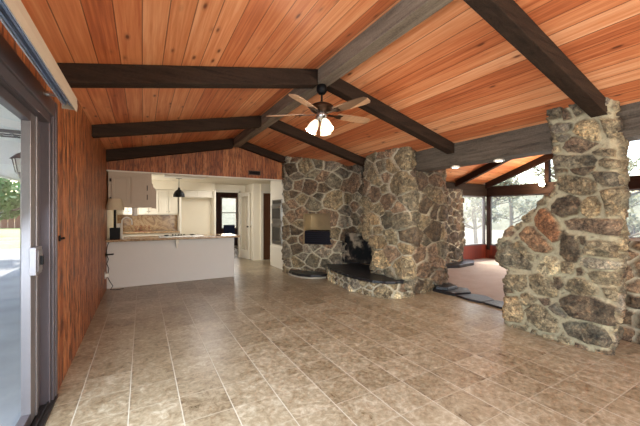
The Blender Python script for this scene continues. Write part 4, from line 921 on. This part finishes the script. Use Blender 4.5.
# outlet and cords at the foot of the left wall
ot = thing('power_outlet', (-.57, 6.72, .30), 'white power outlet with an adapter plugged in at the left wall, next to the peninsula', 'outlet')
MB().box(-.578, -.570, 6.68, 6.76, .24, .36).build('outlet_plate', M['plastic'], ot, bevel=.003)
MB().box(-.570, -.52, 6.69, 6.75, .27, .33).build('adapter', M['plastic'], ot, bevel=.006)
pts = [(-.53, 6.70, .34), (-.52, 6.72, .42), (-.55, 6.74, .50), (-.53, 6.78, .58), (-.555, 6.76, .66), (-.56, 6.80, .74), (-.55, 6.86, .82), (-.52, 6.90, .90)]
tag(MB().tube(pts, .007, 8).build('extension_cord', M['black'], smooth=True), 'dark cord hanging from the countertop down the left wall to the outlet', 'cord')
(MB().tube([(-.54, 6.72, .27), (-.50, 6.72, .18), (-.46, 6.74, .10), (-.50, 6.78, .03), (-.42, 6.80, .012), (-.30, 6.85, .012)], .006, 8).build('power_cord', M['black'], ot, smooth=True))
tag(MB().cone((-.578, 6.78, .66), (-.45, 6.78, .665), .014).box(-.578, -.572, 6.75, 6.81, .62, .70).build('wall_peg', M['black']), 'short black peg sticking out of the left wall below the counter', 'peg')
# sconce on the far post of the sun room
sn = thing('wall_sconce', (SX-.03, 4.84, 2.26), 'bright round lamp on the dark post between the sun room windows', 'lamp')
MB().cone((SX-.02, 4.84, 2.26), (SX-.12, 4.86, 2.26), .03).build('sconce_arm', M['dark_metal'], sn)
MB().ball((SX-.17, 4.87, 2.27), .075, 20).build('globe', emis('bright_globe', (1, .84, .55), 12.0), sn, smooth=True)
lamp('sconce_glow', 'POINT', (SX-.32, 4.87, 2.27), (0, 0, 0), 30, (1, .85, .62), .06)
# items in the den
dc = thing('office_chair', (3.0, 12.4, 0), 'dark blue chair in the room behind the kitchen doorway', 'chair')
MB().box(2.78, 3.22, 12.2, 12.62, .42, .50).build('seat', flat('navy_fabric', lin(36, 48, 76), .8), dc, bevel=.02)
MB().box(2.78, 3.22, 12.58, 12.64, .52, .95).build('backrest', flat('navy_fabric_back', lin(36, 48, 76), .8), dc, bevel=.02)
MB().cone((3, 12.4, .06), (3, 12.4, .42), .03).build('post', M['black'], dc)
m = MB()
for k in range(5):
    a = R(72*k); m.cone((3, 12.4, .08), (3+.26*math.cos(a), 12.4+.26*math.sin(a), .05), .02, .015, 8); m.ball((3+.26*math.cos(a), 12.4+.26*math.sin(a), .025), .025, 8)
m.build('star_base', M['black'], dc)
w = struct(MB().box(2.95, 3.60, 13.84, 13.846, .76, 2.09).build('window_8', M['glass']))
m = MB()
for (a, b, c, d) in ((2.93, 2.98, .74, 2.11), (3.57, 3.62, .74, 2.11), (2.93, 3.62, .74, .79), (2.93, 3.62, 2.06, 2.11), (2.93, 3.62, 1.41, 1.45)): m.box(a, b, 13.80, 13.87, c, d)
m.build('window_frame', M['white'], w)

# ---------------------------------------------------------------- outside
struct(MB().box(-9.5, -.72, -4, 17, -.12, -.03).build('patio_slab', M['concrete']))
m = MB(); m.box(-80, 80, -60, 90, -.5, -.42); struct(m.build('ground_field', M['drygrass']))
struct(MB().box(-60, -.8, 17, 44, -.45, -.05).build('lawn', M['grass']))
struct(MB().box(-3.35, -.72, -4, 19, 2.45, 2.52).box(-3.40, -3.35, -4, 19, 2.40, 2.62).build('patio_ceiling', flat('white_soffit_boards', lin(232, 232, 226), .7, var=.03)))
struct(MB().box(-.74, -.72, 3.10, 14, -.1, 2.45).build('wall_exterior_left', M['white_wall']))
sl = thing('soffit_light', (-1.45, 5.5, 2.45), 'square frosted light fixture on the white patio ceiling outside the sliding door', 'light')
m = MB(); x, y = -1.45, 5.5
for (a, b, c, d) in ((-.17, -.14, -.17, .17), (.14, .17, -.17, .17), (-.17, .17, -.17, -.14), (-.17, .17, .14, .17), (-.01, .01, -.15, .15), (-.15, .15, -.01, .01)): m.box(x+a, x+b, y+c, y+d, 2.41, 2.45)
m.build('fixture_frame', M['frame_light'], sl); MB().box(x-.15, x+.15, y-.15, y+.15, 2.425, 2.449).build('fixture_lens', M['plastic'], sl)
lx, ly = -1.62, 6.5
ln = thing('lamp_post', (lx, ly, -.03), 'grey lantern on a slim post standing on the patio outside the sliding door', 'lantern')
MB().cone((lx, ly, -.03), (lx, ly, 1.95), .025, .02, 12).build('post', M['frame_light'], ln)
MB().lathe([(.02, 1.93), (.04, 1.96), (.05, 2.0), (.075, 2.02), (.075, 2.035), (0, 2.035)], (lx, ly, 0), 6).build('lantern_base', M['frame_light'], ln)
MB().lathe([(.07, 2.035), (.11, 2.24), (.10, 2.24), (.06, 2.035)], (lx, ly, 0), 6).build('lantern_glass', flat('frosted_lantern_glass', lin(206, 204, 196), .4), ln)
m = MB(); m.lathe([(.15, 2.24), (.12, 2.27), (.07, 2.32), (.03, 2.34), (0, 2.36)], (lx, ly, 0), 6)
for k in range(6):
    a = 2*PI*k/6; m.cone((lx+.075*math.cos(a), ly+.075*math.sin(a), 2.035), (lx+.115*math.cos(a), ly+.115*math.sin(a), 2.24), .007, seg=6)
m.build('lantern_cap', M['frame'], ln)
bf = thing('board_fence', (-14, 42, -.1), 'long reddish board fence at the far side of the lawn', 'fence')
m = MB()
for k in range(70): m.box(-34+k*.5, -33.53+k*.5, 42, 42.04, -.1, 2.3+.04*math.sin(k*7))
m.build('fence_boards', M['fence'], bf)
for k in range(15): MB().box(-34+k*2.5, -33.87+k*2.5, 42.04, 42.17, -.1, 2.4).build('fence_post', M['fence'], bf)

m = MB(); NX = 70
g_ = [[m.bm.verts.new((34+j*3+3*noise.noise(Vector((i*.4, j, 2))), -50+i*2.2, -.5+(j/7)**.8*(5+2*noise.noise(Vector((i*.12, 0, 5)))+1.5*noise.noise(Vector((i*.7, j*.7, 1)))))) for i in range(NX)] for j in range(8)]
for j in range(7):
    for i in range(NX-1): m.bm.faces.new((g_[j][i], g_[j][i+1], g_[j+1][i+1], g_[j+1][i]))
struct(m.build('hillside', M['brush'], smooth=True))
m = MB(); g_ = [[m.bm.verts.new((-2+i*2.2, 34+j*3+3*noise.noise(Vector((i*.4, j, 12))), -.5+(j/7)**.8*(5.5+2*noise.noise(Vector((i*.12, 0, 15)))+1.5*noise.noise(Vector((i*.7, j*.7, 11)))))) for i in range(26)] for j in range(8)]
for j in range(7):
    for i in range(25): m.bm.faces.new((g_[j][i], g_[j][i+1], g_[j+1][i+1], g_[j+1][i]))
struct(m.build('hillside', M['brush'], smooth=True))
def tree(loc, height, spread, label, cat='tree', group=None, nleaf=2600, seed=1, leaf='leaf', crown_low=.35, lsz=.12, trunk=.14):
    rr = random.Random(seed); t = thing('tree' if cat == 'tree' else 'shrub', loc, label, cat, group)
    base = Vector(loc); m = MB(); tips = []
    def grow(p, d, L, r, lvl):
        n = 4; pts = [p]; q = p.copy(); dd = d.copy()
        for i in range(n):
            dd = (dd+Vector((rr.uniform(-.22, .22), rr.uniform(-.22, .22), rr.uniform(-.04, .12)))).normalized(); q = q+dd*L/n; pts.append(q.copy())
        m.tube(pts, [r*(1-.55*i/n) for i in range(n+1)], 5 if lvl else 8)
        if lvl >= 3: tips.extend(pts[1:]); return
        for k in range(3 if lvl else 6):
            a = rr.uniform(0, 2*PI); f = rr.uniform(.35, 1) if lvl else rr.uniform(crown_low, 1)
            s = pts[min(n, int(f*n))]; nd_ = Vector((math.cos(a)*spread, math.sin(a)*spread, rr.uniform(.15, .9))).normalized()
            grow(s, nd_, L*rr.uniform(.45, .7), r*.5, lvl+1)
    grow(base, Vector((0, 0, 1)), height*.55, trunk, 0)
    m.build('trunk', M['bark'], t)
    if nleaf:
        vs_, fs_ = [], []
        for k in range(nleaf):
            c = rr.choice(tips)+Vector((rr.gauss(0, .25), rr.gauss(0, .25), rr.gauss(0, .2)))*height*.09
            u = Vector((rr.gauss(0, 1), rr.gauss(0, 1), rr.gauss(0, 1))).normalized(); v = u.orthogonal().normalized(); s_ = lsz*rr.uniform(.6, 1.3); b = len(vs_)
            vs_ += [c-u*s_, c+v*s_*.45, c+u*s_, c-v*s_*.45]; fs_.append((b, b+1, b+2, b+3))
        me = bpy.data.meshes.new('foliage'); me.from_pydata([tuple(v) for v in vs_], [], fs_); link_mesh('foliage', me, M[leaf], t)
    return t
tree((-4.3, 13.5, -.05), 4.4, 1.3, 'green leafy tree beyond the patio, seen through the sliding door glass', seed=3, nleaf=3800, lsz=.10, crown_low=.3)
tree((-10.5, 30, -.1), 6.5, 1.2, 'taller green tree at the back of the lawn by the reddish fence', seed=9, nleaf=2600, lsz=.2)
GT = 'grey-green trees outside the sun room windows'
spots = [(17, 11.5, 6.5, 5), (20, 8.2, 7.5, 6), (24, 13.5, 8, 7), (15.5, 4.6, 6, 8), (21.5, 2.6, 7, 10), (29, 9.5, 8.5, 11), (17.5, -1.8, 6.5, 12), (27.5, 4.6, 8, 13), (14.5, 15.5, 7, 14), (30, 17, 9, 15), (25, -.5, 8, 16)]
TL = ['low thin grey-green tree, nearest one seen through the left sun room pane', 'bare-branched grey tree right of the sun room corner post', 'grey-green tree standing in the distance behind the left sun room pane', 'thin grey-green tree close outside the big sun room pane beside the pillar shoulder',
      'grey-green tree seen just left of the stone pillar above its shoulder', 'tall hazy tree far behind the corner post of the sun room', 'grey-green tree seen right of the stone pillar', 'tall hazy tree far behind the big sun room pane', 'grey tree at the far left of the sun room side window', 'hazy distant tree at the horizon behind the sun room corner', 'hazy distant tree at the right picture edge beyond the pillar']
for (x, y, hgt_, sd), lb in zip(spots, TL):
    tree((x, y, -.42), hgt_, 1.1, lb, group=GT, nleaf=1500, seed=sd, leaf='leaf_dry', crown_low=.12, lsz=.13, trunk=.12)
